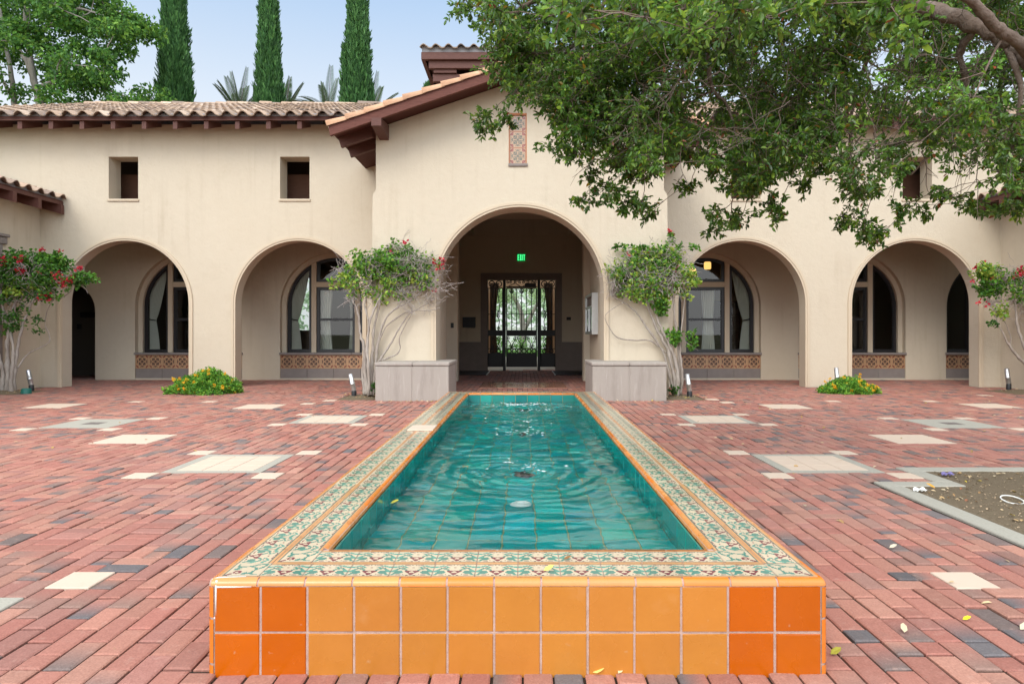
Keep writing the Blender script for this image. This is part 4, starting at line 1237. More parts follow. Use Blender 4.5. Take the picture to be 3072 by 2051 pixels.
# iron entrance gate
gate = empty('entrance_gate', ((GO0+GO1)/2,YG+.1,0), 'tall black wrought iron entrance gate with scrollwork and solid kick panels in a stone frame', 'gate')
yg = YG+.10
def zg_(y): return HC+(764-y)*yg/F
def xg_(x): return (x-CX)*yg/F
def cz(y): return zg_((780+y/4.356)*.7647)     # from the close-up crop
def cx_(x): return xg_((1400+x/4.356)*.7647)
def spiral(mb, x, z, r, s, up, turns=1.4, w=.018):
    pts = []
    for k in range(16):
        t = k/15; a = t*turns*2*PI; rr = r*(1-.78*t)
        pts.append((x+s*(math.sin(a)*rr), yg, z-up*(r-math.cos(a)*rr)+0))
    mb.tube(pts, w*.6, 5)
def circ(mb, x, z, r, w=.016):
    mb.tube([(x+math.cos(2*PI*k/16)*r, yg, z+math.sin(2*PI*k/16)*r) for k in range(17)], w, 5, cap=False)
for (xa,xb) in ((470,515),(920,965)):
    mb = MB(); mb.box((cx_(xa)+.01,yg-.05,0),(cx_(xb)-.01,yg+.05,cz(255)), bev=.006); mb.build('post', M['iron'], gate)
def hbar(mb, xa, xb, y, t=.022): mb.box((cx_(xa),yg-.012,cz(y)-t/2),(cx_(xb),yg+.012,cz(y)+t/2))
def panel(xa, xb, side):
    mb = MB(); nb_ = 7 if not side else 4
    hbar(mb,xa,xb,368,.03); hbar(mb,xa,xb,706); hbar(mb,xa,xb,918)
    mb.box((cx_(xa),yg-.015,cz(990)),(cx_(xb),yg+.015,cz(922)))               # lock rail
    hbar(mb,xa,xb,1155); hbar(mb,xa,xb,1218)
    mb.box((cx_(xa),yg-.014,cz(1394)),(cx_(xb),yg+.014,cz(1220)))             # kick plate
    for x in (xa,xb): mb.box((cx_(x)-.018,yg-.014,cz(1394)),(cx_(x)+.018,yg+.014,cz(366)))
    W = cx_(xb)-cx_(xa)
    if not side:
        for k in range(1,6):
            x = cx_(xa)+W*k/6; mb.tube([(x,yg,cz(918)),(x,yg,cz(372))], .014, 6)
            mb.lathe((x,yg,cz(706)-.03), [(0,0),(.02,.015),(.02,.045),(0,.06)], 8)
        for k in range(3):
            x = cx_(xa)+W*(2*k+1)/6
            for s in (-1,1): spiral(mb, x+s*.005, cz(376), .075, s, 1, w=.018)
        for k in range(3):       # heart scrolls under the lock rail
            x = cx_(xa)+W*(2*k+1)/6
            for s in (-1,1):
                mb.tube([(x+s*W*.155,yg,cz(1000)),(x+s*W*.12,yg,cz(1045)),(x+s*W*.045,yg,cz(1085)),(x,yg,cz(1150))], .013, 5)
                spiral(mb, x+s*W*.10, cz(995), .05, s, 1); spiral(mb, x+s*.01, cz(1150), .055, s, -1)
        for k in range(6): circ(mb, cx_(xa)+W*(k+.5)/6, cz(1187), .062, .018)
    else:
        xm = cx_(xa)+W/2
        for s in (-1,1):
            mb.tube([(xm+s*W*.10,yg,cz(376)),(xm+s*W*.22,yg,cz(500)),(xm+s*W*.30,yg,cz(640)),(xm+s*W*.12,yg,cz(706))], .013, 5)
            mb.tube([(xm+s*W*.12,yg,cz(706)),(xm+s*W*.28,yg,cz(800)),(xm+s*W*.18,yg,cz(918))], .013, 5)
            for (yy, up) in ((376,1),(700,-1),(712,1),(912,-1),(1000,1),(1150,-1)):
                spiral(mb, xm+s*W*.20, cz(yy), .055, s, up)
            circ(mb, xm+s*W*.24, cz(310), .088, .018); circ(mb, xm+s*W*.24, cz(1187), .055, .016)
            mb.tube([(xm+s*W*.05,yg,cz(1000)),(xm+s*W*.3,yg,cz(1060)),(xm+s*W*.1,yg,cz(1150))], .013, 5)
        mb.tube([(xm,yg,cz(918)),(xm,yg,cz(368))], .013, 5); hbar(mb,xa,xb,258,.03)
    return mb
panel(523,912,False).build('gate_leaf', M['iron'], gate)
panel(278,470,True).build('side_panel', M['iron'], gate); panel(965,1158,True).build('side_panel', M['iron'], gate)
mb = MB(); hbar(mb,515,920,258,.03); hbar(mb,515,920,350,.04); W = cx_(920)-cx_(515); xm = cx_(717)
for s in (-1,1):
    mb.tube([(xm,yg,cz(262)),(xm+s*W*.12,yg,cz(275)),(xm+s*W*.3,yg,cz(262)),(xm+s*W*.44,yg,cz(290))], .010, 5)
    for k in (.06,.2,.34,.44): spiral(mb, xm+s*W*k, cz(266), .05, s, 1)
    mb.tube([(xm+s*W*.04,yg,cz(345)),(xm+s*W*.2,yg,cz(300)),(xm+s*W*.42,yg,cz(340))], .013, 5)
mb.box((cx_(760),yg-.02,cz(345)),(cx_(905),yg+.06,cz(300)))
mb.build('transom', M['iron'], gate)

# EXIT sign
sx0, sx1 = (1186.0-CX)*YG/F, (1206.0-CX)*YG/F; sz0, sz1 = HC+(764-599.5)*YG/F, HC+(764-582.5)*YG/F
t = empty('exit_sign', ((sx0+sx1)/2,YG-.05,sz0), 'small lit green EXIT sign high on the dim wall above the gate', 'sign')
mb = MB(); mb.box((sx0,YG-.05,sz0),(sx1,YG-.001,sz1), bev=.004); mb.build('housing', M['exit_face'], t)
mb = MB(); W = (sx1-sx0); Hh = sz1-sz0; zb, zt = sz0+Hh*.10, sz1-Hh*.09; w = W*.052; yl = YG-.056
def seg(x0,z0,x1,z1,ww=w): mb.bar((x0,yl,z0),(x1,yl,z1),ww*2,.006,up=(0,1,0))
ax = sx0+W*.07; lw = W*.19
seg(ax+w,zb,ax+w,zt)
for z_ in (zb+w,(zb+zt)/2,zt-w): seg(ax+w*2,z_,ax+lw,z_)
ax = sx0+W*.31; lw = W*.20
mb.bar((ax+w,yl-.0005,zb),(ax+lw-w,yl-.0005,zt),w*2,.006,up=(0,1,0)); mb.bar((ax+w,yl-.001,zt),(ax+lw-w,yl-.001,zb),w*2,.006,up=(0,1,0))
seg(sx0+W*.60,zb,sx0+W*.60,zt)
seg(sx0+W*.70,zt-w,sx0+W*.93,zt-w); seg(sx0+W*.815,zb,sx0+W*.815,zt-w*2)
mb.build('letters', M['exit_letter'], t)

# notice board on the right portico wall
xb = BX+1.60; yb0, yb1 = 13.62, 15.05
t = empty('notice_board', (xb,(yb0+yb1)/2,1.1), 'grey framed glazed notice board on the right wall inside the arch', 'notice board')
mb = MB(); z0, z1 = 1.13, 1.99; d = .13
mb.box((xb-d,yb0,z0),(xb-.001,yb0+.05,z1)); mb.box((xb-d,yb1-.05,z0),(xb-.001,yb1,z1))
mb.box((xb-d,yb0+.05,z0),(xb-.001,yb1-.05,z0+.06)); mb.box((xb-d,yb0+.05,z1-.05),(xb-.001,yb1-.05,z1)); mb.box((xb-d,yb0+.05,z1-.30),(xb-.02,yb1-.05,z1-.26))
mb.box((xb-d,(yb0+yb1)/2-.025,z0+.06),(xb-.02,(yb0+yb1)/2+.025,z1-.30)); mb.build('frame', M['alu'], t)
mb = MB(); mb.box((xb-.09,yb0+.05,z0+.06),(xb-.02,yb1-.05,z1-.05)); mb.build('backing', M['stone'], t)
mb = MB(); mb.poly([(xb-d+.02,yb1-.05,z0+.06),(xb-d+.02,yb0+.05,z0+.06),(xb-d+.02,yb0+.05,z1-.3),(xb-d+.02,yb1-.05,z1-.3)]); mb.build('pane', M['glass'], t)
# small fittings in the portico
mb = MB(); a, b = P(1062,751,YG), P(1091,728,YG); mb.box((a.x,YG-.10,a.z),(b.x,YG-.001,b.z), bev=.01); mb.box((a.x+.13,YG-.108,b.z-.09),(b.x-.15,YG-.10,b.z-.06))
mb.box((a.x-.005,YG-.105,b.z-.03),(b.x+.005,YG-.02,b.z+.01), bev=.005)
tag(mb.build('letter_box', M['dark'], at=((a.x+b.x)/2,YG-.05,a.z)), 'black wall letter box on the dim wall left of the gate', 'letter box')
mb = MB(); a, b = P(1299.5,734,YG), P(1309.5,727,YG); mb.box((a.x,YG-.03,a.z),(b.x,YG-.001,b.z), bev=.004); mb.box((a.x+.02,YG-.034,a.z+.03),(b.x-.02,YG-.03,a.z+.05)); mb.box((a.x+.02,YG-.034,b.z-.04),(b.x-.04,YG-.03,b.z-.025))
tag(mb.build('wall_plaque', M['iron'], at=((a.x+b.x)/2,YG-.02,a.z)), 'little dark plaque on the dim wall right of the gate', 'plaque')
for (px, py, yy, lab) in ((1037.5,746,16.0,'small black switch box on the dim return wall left inside the arch'),(1355.5,747,15.32,'small black switch box beside the notice board')):
    c = P(px,py,yy); mb = MB(); mb.box((c.x-.035,yy-.03,c.z-.06),(c.x+.035,yy-.001,c.z+.06), bev=.006); mb.box((c.x-.012,yy-.038,c.z-.02),(c.x+.012,yy-.03,c.z+.02))
    tag(mb.build('switch_box', M['dark'], at=(c.x,yy,c.z)), lab, 'switch box', 'switch boxes in the portico')
for s in (-1,1):
    xa, xb_ = BX+s*.93, BX+s*1.85
    t = empty('floor_mat', ((xa+xb_)/2,18.9,0), 'dark floor mat on the left before the stone wainscot' if s < 0 else 'dark floor mat on the right before the stone wainscot', 'mat', 'floor mats inside the portico')
    mb = MB(); mb.box((xa+s*.03,18.2,.004),(xb_,20.1,.016), bev=.003); mb.build('mat', M['dark'], t)
    mb = MB(); mb.box((xa,18.2,.004),(xa+s*.029,20.1,.018)); mb.build('edge_strip', M['white'], t)
# dark corridor sign at far left, behind the first arch
c = P(205,722,18.15); mb = MB(); mb.box((c.x-.25,18.14,c.z-.07),(c.x+.25,18.195,c.z+.07), bev=.004)
mb.box((c.x-.22,18.135,c.z-.045),(c.x+.22,18.14,c.z+.045))
tag(mb.build('door_sign', M['dark'], at=(c.x,18.17,c.z)), 'dark strip sign on the wall of the shadowed doorway at far left', 'sign')
c = P(180,749,18.15); mb = MB(); mb.box((c.x-.05,18.15,c.z-.07),(c.x+.05,18.195,c.z+.07), bev=.008); mb.box((c.x-.015,18.142,c.z-.03),(c.x+.015,18.15,c.z+.03))
tag(mb.build('call_box', M['dark'], at=(c.x,18.17,c.z)), 'small black call box in the shadowed doorway at far left', 'call box')

# curtains
def curtain(name_label, x_edge, x_top, z0, z1, y, cx, Rr, tie=.36, w_tie=.16, w_bot=.26, side=1, npl=9, mname='curtain'):
    """hangs behind an arched light; outer edge at x_edge, gathered towards it at the tie"""
    nu, nv = 54, 40; V = []; 
    for j in range(nv+1):
        v = j/nv; z_ = z0+(z1-z0)*v
        if v < tie: wd = w_bot+(w_tie-w_bot)*(v/tie)**1.5
        else:
            t = (v-tie)/(1-tie); wd = w_tie+(abs(x_top-x_edge)-w_tie)*(t**.75)
        for i in range(nu+1):
            u = i/nu; x = x_edge+side*wd*u
            zz = z_
            if Rr: zz = min(z_, ZSI+math.sqrt(max(0.0,Rr*Rr-(x-cx)**2)))
            amp = .018+.02*(wd/.5 if wd < .5 else 1)
            V.append((x, y+amp*math.sin(u*npl*2*PI+.6*math.sin(v*5)), zz))
    i = np.arange(nu*nv); a = (i//nu)*(nu+1)+i%nu
    t = empty('curtain', (x_edge,y,z0), name_label, 'curtain', 'tied back curtains in the arched windows')
    quad_mesh('cloth', np.array(V), np.stack([a,a+1,a+nu+2,a+nu+1],1), M[mname], t, smooth=True)
    zt = z0+(z1-z0)*tie
    mb = MB(); mb.tube([(x_edge-.01*side,y-.05,zt+.02),(x_edge+side*w_tie*.5,y-.06,zt-.005),(x_edge+side*(w_tie+.01),y-.03,zt-.02)], .014, 6); mb.build('tie_band', M['dark'], t)
yc = YI+.36
for (s, w, sd, lab) in ((-1,WINX[-1][1],1,'pale curtain tied back in the left light of the far left arched window'),
                        (-1,WINX[-1][0],1,'pale curtain tied back in the left light of the window just left of the entrance'),
                        (-1,WINX[-1][0],-1,'pale curtain tied back at the right edge of the window just left of the entrance'),
                        (1,WINX[1][0],-1,'cream curtain tied back in the right light of the window with lit lamps')):
    c = BX+s*w
    xe = c-sd*(RWI-.05); xt = c-sd*.66
    curtain(lab, xe, xt, ZSILL+.02, ZSI+1.1, yc, c, RWI-.03, side=sd)
def hang(lab, x0, x1, y, z0, z1):
    nu, nv = 40, 20; V = []
    for j in range(nv+1):
        v = j/nv
        for i in range(nu+1):
            u = i/nu; pin = 1-.25*math.sin(PI*min(1,v*1.1))**2
            V.append((x0+(x1-x0)*(.5+(u-.5)*pin), y+.03*math.sin(u*6*2*PI+v), z0+(z1-z0)*v))
    i = np.arange(nu*nv); a = (i//nu)*(nu+1)+i%nu
    o = quad_mesh('curtain', np.array(V), np.stack([a,a+1,a+nu+2,a+nu+1],1), M['curtain'], at=(x0,y,z0), smooth=True)
    tag(o, lab, 'curtain', 'curtains hanging inside the rooms')
c = BX-WINX[-1][0]
hang('grey curtain swept to one side in the middle light left of the entrance', c-.55, c-.16, yc+.1, ZSILL, 2.4)
hang('second curtain deeper in the room, seen through the middle light left of the entrance', c+.05, c+.36, yc+.9, ZSILL, 2.5)
c = BX+WINX[1][0]
hang('white curtain in the middle light of the window with lit lamps', c-.02, c+.32, yc+.1, ZSILL, 2.35)
c = BX-WINX[-1][1]
hang('dim curtain in the middle light of the far left arched window', c-.3, c+.1, yc+.6, ZSILL, 2.5)
# dark bookcase in the room with the lamps
mb = MB(); x0 = BX+5.35
mb.box((x0,19.2,0),(x0+.04,19.6,2.1)); mb.box((x0+.96,19.2,0),(x0+1,19.6,2.1)); mb.box((x0+.04,19.57,0),(x0+.96,19.6,2.1))
for k in range(6): mb.box((x0+.04,19.2,.05+k*.4),(x0+.96,19.57,.08+k*.4))
tag(mb.build('bookcase', M['sash'], at=(x0+.5,19.4,0)), 'dark bookcase seen through the right light of the window with lit lamps', 'bookcase')
mb = MB(); x0 = BX-4.75
mb.box((x0,18.9,0),(x0+.32,19.3,2.1), bev=.02); mb.box((x0+.05,18.88,.2),(x0+.27,18.9,1.0)); mb.box((x0+.05,18.88,1.1),(x0+.27,18.9,2.0))
tag(mb.build('cabinet', M['wood'], at=(x0+.16,19.1,0)), 'reddish brown cabinet inside the window just left of the entrance', 'cabinet')
# two lit lanterns
for k, (px, py, d, lab) in enumerate(((1623,609,18.3,'square amber lamp glowing in the top light, the upper right of two'),(1588.5,624,17.9,'square amber lamp glowing beside the vine leaves, the lower left of two'))):
    c = P(px,py,d); t = empty('hanging_lamp', (c.x,c.y,c.z), lab, 'lamp', 'lit lamps in the room right of the entrance')
    mb = MB(); r = .095
    mb.lathe((c.x,c.y,c.z-.10), [(.0,0),(r*.85,.0),(r,.03),(r,.17),(r*.8,.20),(0,.20)], 20); mb.build('lamp_glass', M['lamp'], t)
    mb = MB(); mb.lathe((c.x,c.y,c.z+.101), [(r*.9,0),(r*.4,.04),(.012,.06),(.012,3.68-c.z-.101)], 12); mb.build('stem', M['iron'], t)

# garden spotlights
def spot(loc, tilt, az, lab):
    t = empty('garden_spotlight', loc, lab, 'spotlight', 'tilted spotlights at the foot of the walls')
    x, y, z = loc
    mb = MB(); mb.lathe((x,y,z-.04), [(.0,0),(.042,0),(.046,.02),(.046,.15),(.038,.17),(0,.17)], 16); mb.build('stake', M['dark'], t)
    ax = Vector((math.sin(az)*math.sin(tilt), -math.cos(az)*math.sin(tilt), math.cos(tilt))); c = Vector((x,y,z+.12))
    mb = MB(); mb.lathe(c, [(0,0),(.036,0),(.043,.02),(.043,.115),(.047,.118),(.047,.15),(.041,.153),(.041,.30),(.037,.315),(.034,.27),(0,.27)], 18, axis=ax); mb.build('lamp_tube', M['alu'], t)
spot(((72-CX)*13.15/F,13.15,.0), R(13), R(-92), 'silver tube spotlight beside the red flowered vine at far left')
spot(((812-CX)*11.85/F,11.85,.0), R(12), R(-95), 'silver tube spotlight by the bare vine trunk left of the entrance')
spot(((1582-CX)*11.75/F,11.75,.0), R(8), R(-100), 'silver tube spotlight by the leaning vine trunk right of the entrance')
spot(((1922-CX)*12.9/F,12.9,.05), R(6), R(-95), 'silver tube spotlight poking out behind the right lantana clump')
spot(((2314-CX)*13.25/F,13.25,.02), R(9), R(-80), 'silver tube spotlight at far right against the side wall')
mb = MB(); c = Vector(((60-CX)*12.7/F,12.7,.0))
mb.lathe((c.x,c.y,0), [(.085,0),(.075,.09),(.06,.10),(.0,.10)], 18)
for k in range(18):
    a = 2*PI*k/18; mb.bar((c.x+.086*math.cos(a),c.y+.086*math.sin(a),.002),(c.x+.078*math.cos(a),c.y+.078*math.sin(a),.09),.012,.006)
M['green_plastic'] = mat('green_plastic', (.02,.13,.10), .5, .4)
tag(mb.build('valve_cover', M['green_plastic'], at=(c.x,c.y,0)), 'little ribbed green valve cover on the soil at far left', 'valve cover')
# litter in the planting bed
c = Vector(((2322-CX)*4.55/F,4.55,0))
mb = MB(); pts = [(c.x+.066*math.cos(2*PI*k/32), 4.55+.066*math.sin(2*PI*k/32), .012+.014*math.sin(2*PI*k/32)) for k in range(33)]
mb.tube(pts, .0045, 6, cap=False)
tag(mb.build('plastic_ring', M['white'], at=(c.x,4.55,0)), 'white plastic ring lying on the soil of the planting bed', 'ring')
def scrap(lab, nm, cat, px, py, d, m, sz):
    c = Vector(((px-CX)*d/F, d, .000)); n = 7
    V = []
    for i in range(n):
        for j in range(n):
            u, v = i/(n-1)-.5, j/(n-1)-.5
            V.append((c.x+u*sz+.006*math.sin(7*v), d+v*sz*.7, c.z+.012+.018*abs(math.sin(5*u+3*v))+.008*math.cos(9*v)))
    i = np.arange((n-1)**2); a = (i//(n-1))*n+i%(n-1)
    o = quad_mesh(nm, np.array(V), np.stack([a,a+n,a+n+1,a+1],1), M[m], at=tuple(c)); tag(o, lab, cat)
scrap('crumpled white paper scrap against the kerb of the planting bed','paper_scrap','paper',2108,1128,4.82,'white',.085)
scrap('crumpled purple wrapper in the back corner of the planting bed','wrapper','wrapper',2172,1092,5.36,'purple',.09)

# ================================================================= plants
def foliage(centers, rad, per, L, W, cols, cs=.12, up=.2, squash=1.0, out=.4, droop=0):
    """leaf arrays round cluster centres"""
    C = np.repeat(np.asarray(centers, float), per, axis=0); n = len(C)
    rr = np.repeat(np.broadcast_to(np.asarray(rad, float), (len(centers),)), per)
    o = rand_unit(n)*(RNG.random((n,1))**.45)*rr[:,None]; o[:,2] *= squash
    d = norm(o)*out+rand_unit(n); d[:,2] += up-droop
    nr = rand_unit(n)+np.array((0,0,.9))
    ci = RNG.choice(len(cols), size=n); col = np.asarray(cols)[ci]*(1+RNG.normal(size=(n,1))*cs)
    ll = L*(.7+.6*RNG.random(n))
    return C+o, d, nr, ll, ll*W, np.clip(col,.004,.9)
def wander(p, q, n, amp):
    p = np.array(p, float); q = np.array(q, float); L = np.linalg.norm(q-p)
    off = RNG.normal(size=(n+1,3))*amp*L; off[0] = 0; off[-1] = 0
    for k in range(1,n): off[k] = off[k]*.6+off[k-1]*.4
    return [tuple(p+(q-p)*k/n+off[k]) for k in range(n+1)]
def rt(r0, r1, n): return [r0+(r1-r0)*k/n for k in range(n+1)]

def vine(label, base, stems, crown, n_tw, leafspec, flowers, trunk_r, Y, seed, extra=()):
    """base stems run to crown points, dense bare twigs, leaves and red flowers"""
    global RNG
    RNG = np.random.default_rng(seed); random.seed(seed)
    t = empty('bougainvillea', base, label, 'climbing plant', 'bougainvilleas trained against the walls')
    mb = MB()
    for st in stems:
        pts, r0, r1 = st
        # smooth resample
        P_ = [Vector(p) for p in pts]; fine = []
        for k in range(len(P_)-1):
            a = P_[max(k-1,0)]; b = P_[k]; c = P_[k+1]; d = P_[min(k+2,len(P_)-1)]
            for q in range(5):
                u = q/5
                fine.append(.5*((2*b)+(c-a)*u+(2*a-5*b+4*c-d)*u*u+(3*b-a-3*c+d)*u**3)+Vector(RNG.normal(size=3)*r0*.12))
        fine.append(P_[-1]); n = len(fine)-1
        mb.tube(fine, [.82*(r0+(r1-r0)*(k/n)**.8)*(1+.18*RNG.normal()) if k < n else r1 for k in range(n+1)], 7)
    mb.build('trunk', M['bark_grey'], t)
    mb = MB(); cr = np.array([c[:3] for c in crown]); rr = np.array([c[3] for c in crown])
    tips = np.array([s[0][-1] for s in stems])
    w = rr**2/np.sum(rr**2)
    for k in range(n_tw):
        i = RNG.choice(len(cr), p=w)
        a = cr[i]+rand_unit(1)[0]*rr[i]*RNG.random()**.5*np.array((1,.45,1))
        j = np.argmin(np.linalg.norm(tips-a, axis=1)) if RNG.random() < .18 else None
        b = tips[j] if j is not None else a+rand_unit(1)[0]*np.array((1,.5,.8))*RNG.uniform(.12,.34)
        th = .0046 if j is None else .0080
        mb.tube(wander(b,a,4,.09), rt(th,.0021,4), 4, cap=False)
    for (p,q,r0) in extra: mb.tube(wander(p,q,8,.025), rt(r0,.002,8), 5)
    mb.build('twigs', M['twig'], t)
    A = []
    for (cent, rad, per, cols) in leafspec: A.append(foliage(cent, rad, per, .062, .72, cols, squash=.75, up=.1))
    A = [np.concatenate([a[k] for a in A]) for k in range(6)]
    A[0][:,1] = Y+(A[0][:,1]-Y)*.7
    leaves('foliage', A[0],A[1],A[2],A[3],A[4],A[5], M['vine_leaf'], t)
    if flowers:
        reds = np.array([(.46,.018,.026),(.54,.03,.045),(.38,.014,.03),(.58,.06,.075)])
        for (x,y,z,r_,n) in flowers:
          n = max(5,int(n*.6))
          FP = np.array((x,y,z))+rand_unit(n)*(RNG.random((n,1))**.5)*r_
          leaves('flower_cluster', FP, rand_unit(n), rand_unit(n), .05*(.7+.6*RNG.random(n)), .045, reds[RNG.choice(4,size=n)]*(1+RNG.normal(size=(n,1))*.12), M['vine_leaf'], t)
    return t
GV = [(.07,.20,.025),(.10,.26,.03),(.05,.15,.02),(.15,.30,.03)]
YV = [(.29,.40,.05),(.37,.46,.08),(.23,.36,.05),(.13,.29,.04)]
DV = [(.05,.14,.025),(.03,.09,.018),(.08,.18,.03)]
def cc(px, py, d, r, j=.15, dd=.2, n=1):
    out = []
    for _ in range(n):
        q = P(px,py,d+RNG.normal()*dd); out.append((q.x+RNG.normal()*j, q.y, q.z+RNG.normal()*j, r))
    return out
def grid_pts(x0, x1, y0, y1, d, n, dd=.18):
    out = []
    for _ in range(n):      # an uneven ellipse, thinner towards its rim
        a, r = RNG.uniform(0,2*PI), RNG.random()**.6*RNG.uniform(.75,1.18)
        out.append(tuple(P((x0+x1)/2+math.cos(a)*r*(x1-x0)/2, (y0+y1)/2+math.sin(a)*r*(y1-y0)/2, d+RNG.normal()*dd)))
    return out
def S(pts, r0, r1, d): return ([P(x,y,d+dd) for (x,y,dd) in pts], r0, r1)
RNG = np.random.default_rng(21)
# left of the entrance: mostly bare twigs, green on top
D1 = 11.95
stems = [S([(843,905,-.05),(838,850,0),(836,800,.03),(826,760,.05),(823,725,.02),(810,690,0)],.055,.016,D1),
         S([(850,905,-.1),(852,850,0),(855,790,0),(862,730,.05),(872,690,.0),(880,650,0)],.05,.014,D1),
         S([(838,905,0),(832,860,.05),(840,800,0),(846,745,0),(838,700,.05),(850,650,0)],.045,.012,D1),
         S([(856,905,-.05),(860,850,0),(866,790,.03),(880,740,0),(905,710,0),(940,690,0),(975,660,0)],.042,.012,D1),
         S([(846,905,-.12),(845,850,-.1),(842,790,-.05),(848,740,-.05),(868,690,0),(900,640,0)],.045,.012,D1),
         S([(868,830,0),(895,790,.02),(915,755,.03),(945,715,.03),(985,712,.02),(1010,705,.02)],.026,.008,D1),
         S([(868,828,0),(905,815,.03),(918,800,.03),(917,770,.03),(945,720,.03)],.022,.008,D1),
         S([(864,800,.02),(885,750,.03),(925,720,.03),(950,712,.03),(990,690,.03)],.020,.007,D1)]
crown = []
for (px,py,r) in ((800,650,.26),(830,625,.30),(870,600,.30),(910,590,.32),(950,600,.32),(985,620,.30),(1000,655,.25),(960,655,.30),(915,650,.32),(870,660,.30),(830,680,.22),(790,620,.22),(985,690,.18),(930,690,.2)):
    crown += cc(px,py,D1,r,.02,.1)
ls = [(grid_pts(795,990,572,640,D1,120,.15), .12, 14, GV+YV[2:]), (grid_pts(770,1010,600,695,D1,120,.15), .13, 9, YV+GV[:2]),
      (grid_pts(880,960,555,600,D1,12,.12), .10, 18, GV), (grid_pts(768,800,630,650,D1,6,.1), .1, 20, YV), (grid_pts(845,862,880,905,D1-.1,5,.1), .09, 20, DV)]
fl = [(*P(1014,597,D1-.05),.07,26),(*P(1010,612,D1-.05),.07,26),(*P(996,600,D1-.05),.04,12),(*P(929,555,D1),.05,14),(*P(896,575,D1),.05,12),(*P(995,668,D1-.05),.04,10)]
ex = [(P(895,590,D1),P(890,560,D1),.005),(P(905,590,D1),P(930,552,D1),.005),(P(985,620,D1),P(1035,620,D1-.1),.006),(P(990,610,D1),P(1018,594,D1-.1),.005)]
vine('many stemmed vine, mostly bare grey twigs with few red flowers, left of the entrance', tuple(P(845,905,D1)), stems, crown, 1150, ls, fl, .05, D1, 31, ex)
# right of the entrance: leaning trunk, yellow-green leaves
RNG = np.random.default_rng(22)
stems = [S([(1550,908,-.05),(1545,860,0),(1530,800,0),(1505,750,.02),(1485,700,.03),(1470,650,0)],.055,.015,D1),
         S([(1554,908,-.1),(1553,850,0),(1540,800,0),(1515,750,0),(1500,700,0),(1490,650,0),(1500,600,0)],.05,.013,D1),
         S([(1556,908,0),(1560,860,.05),(1556,800,.05),(1550,740,.02),(1545,690,0),(1540,630,0)],.05,.013,D1),
         S([(1548,908,0),(1535,860,0),(1520,805,.03),(1490,760,.04),(1462,720,.04),(1440,700,.04),(1425,690,.02),(1405,680,0)],.032,.010,D1),
         S([(1530,810,.03),(1495,782,.05),(1455,780,.05),(1420,775,.05),(1400,755,.05),(1388,725,.03),(1410,705,0),(1430,695,0)],.020,.006,D1),
         S([(1560,905,0),(1566,860,0),(1560,800,0),(1565,740,0),(1570,680,0)],.035,.01,D1)]
crown = []
for (px,py,r) in ((1420,620,.24),(1450,600,.28),(1490,590,.30),(1530,590,.30),(1560,610,.26),(1440,650,.26),(1480,640,.32),(1520,640,.32),(1555,650,.25),(1415,660,.2),(1500,680,.22),(1570,640,.2)):
    crown += cc(px,py,D1,r,.02,.1)
ls = [(grid_pts(1400,1592,572,700,D1,210,.16), .12, 13, YV+GV[:2]), (grid_pts(1440,1565,565,620,D1,60,.14), .12, 14, YV[1:]+GV), (grid_pts(1405,1445,610,640,D1,8,.1), .1, 20, GV),
      (grid_pts(1500,1535,690,720,D1,8,.1), .10, 30, GV), (grid_pts(1520,1560,755,785,D1,9,.1), .09, 26, GV), (grid_pts(1570,1600,750,810,D1,6,.08), .07, 14, GV), (grid_pts(1575,1600,620,660,D1,7,.1), .08, 18, YV),
      (grid_pts(1400,1480,562,572,D1,10,.05), .05, 9, DV+GV), (grid_pts(1535,1545,530,570,D1,4,.05), .05, 10, GV), (grid_pts(1545,1600,562,576,D1,7,.05), .05, 10, GV), (grid_pts(1545,1560,890,910,D1-.1,4,.1), .08, 18, DV)]
fl = [(*P(1539,531,D1),.06,18),(*P(1486,580,D1),.05,8),(*P(1553,615,D1),.05,8),(*P(1440,582,D1),.04,5)]
ex = [(P(1480,580,D1),P(1395,572,D1),.006),(P(1540,590,D1),P(1540,532,D1),.005),(P(1545,580,D1),P(1610,566,D1+.3),.005),(P(1570,780,D1),P(1602,805,D1),.004)]
vine('leaning vine with yellow green leaves and one long looping stem, right of the entrance arch', tuple(P(1552,908,D1)), stems, crown, 850, ls, fl, .05, D1, 32, ex)
# far left: dense green with red flowers
RNG = np.random.default_rng(23); D2 = 12.95
stems = [S([(18,903,0),(20,860,0),(15,800,0),(25,740,0),(40,680,0)],.09,.02,D2), S([(30,903,0),(32,860,-.05),(40,800,0),(55,740,0),(80,680,0)],.07,.02,D2),
         S([(8,903,0),(5,850,0),(-10,790,0),(-20,720,0)],.07,.02,D2), S([(24,903,-.1),(28,850,-.1),(30,790,-.05),(10,720,0),(0,660,0)],.06,.02,D2),
         S([(40,845,0),(60,815,.1),(85,800,.15),(112,785,.2),(112,765,.2),(103,745,.15),(108,715,.1),(120,690,0)],.018,.008,D2), S([(130,690,.1),(158,672,.1),(165,655,.1),(155,635,0)],.012,.006,D2)]
crown = []
for (px,py,r) in ((20,620,.35),(60,610,.35),(100,610,.35),(140,620,.30),(175,630,.22),(30,680,.3),(80,670,.3),(120,660,.28),(-30,640,.4),(15,730,.25)): crown += cc(px,py,D2,r,.02,.12)
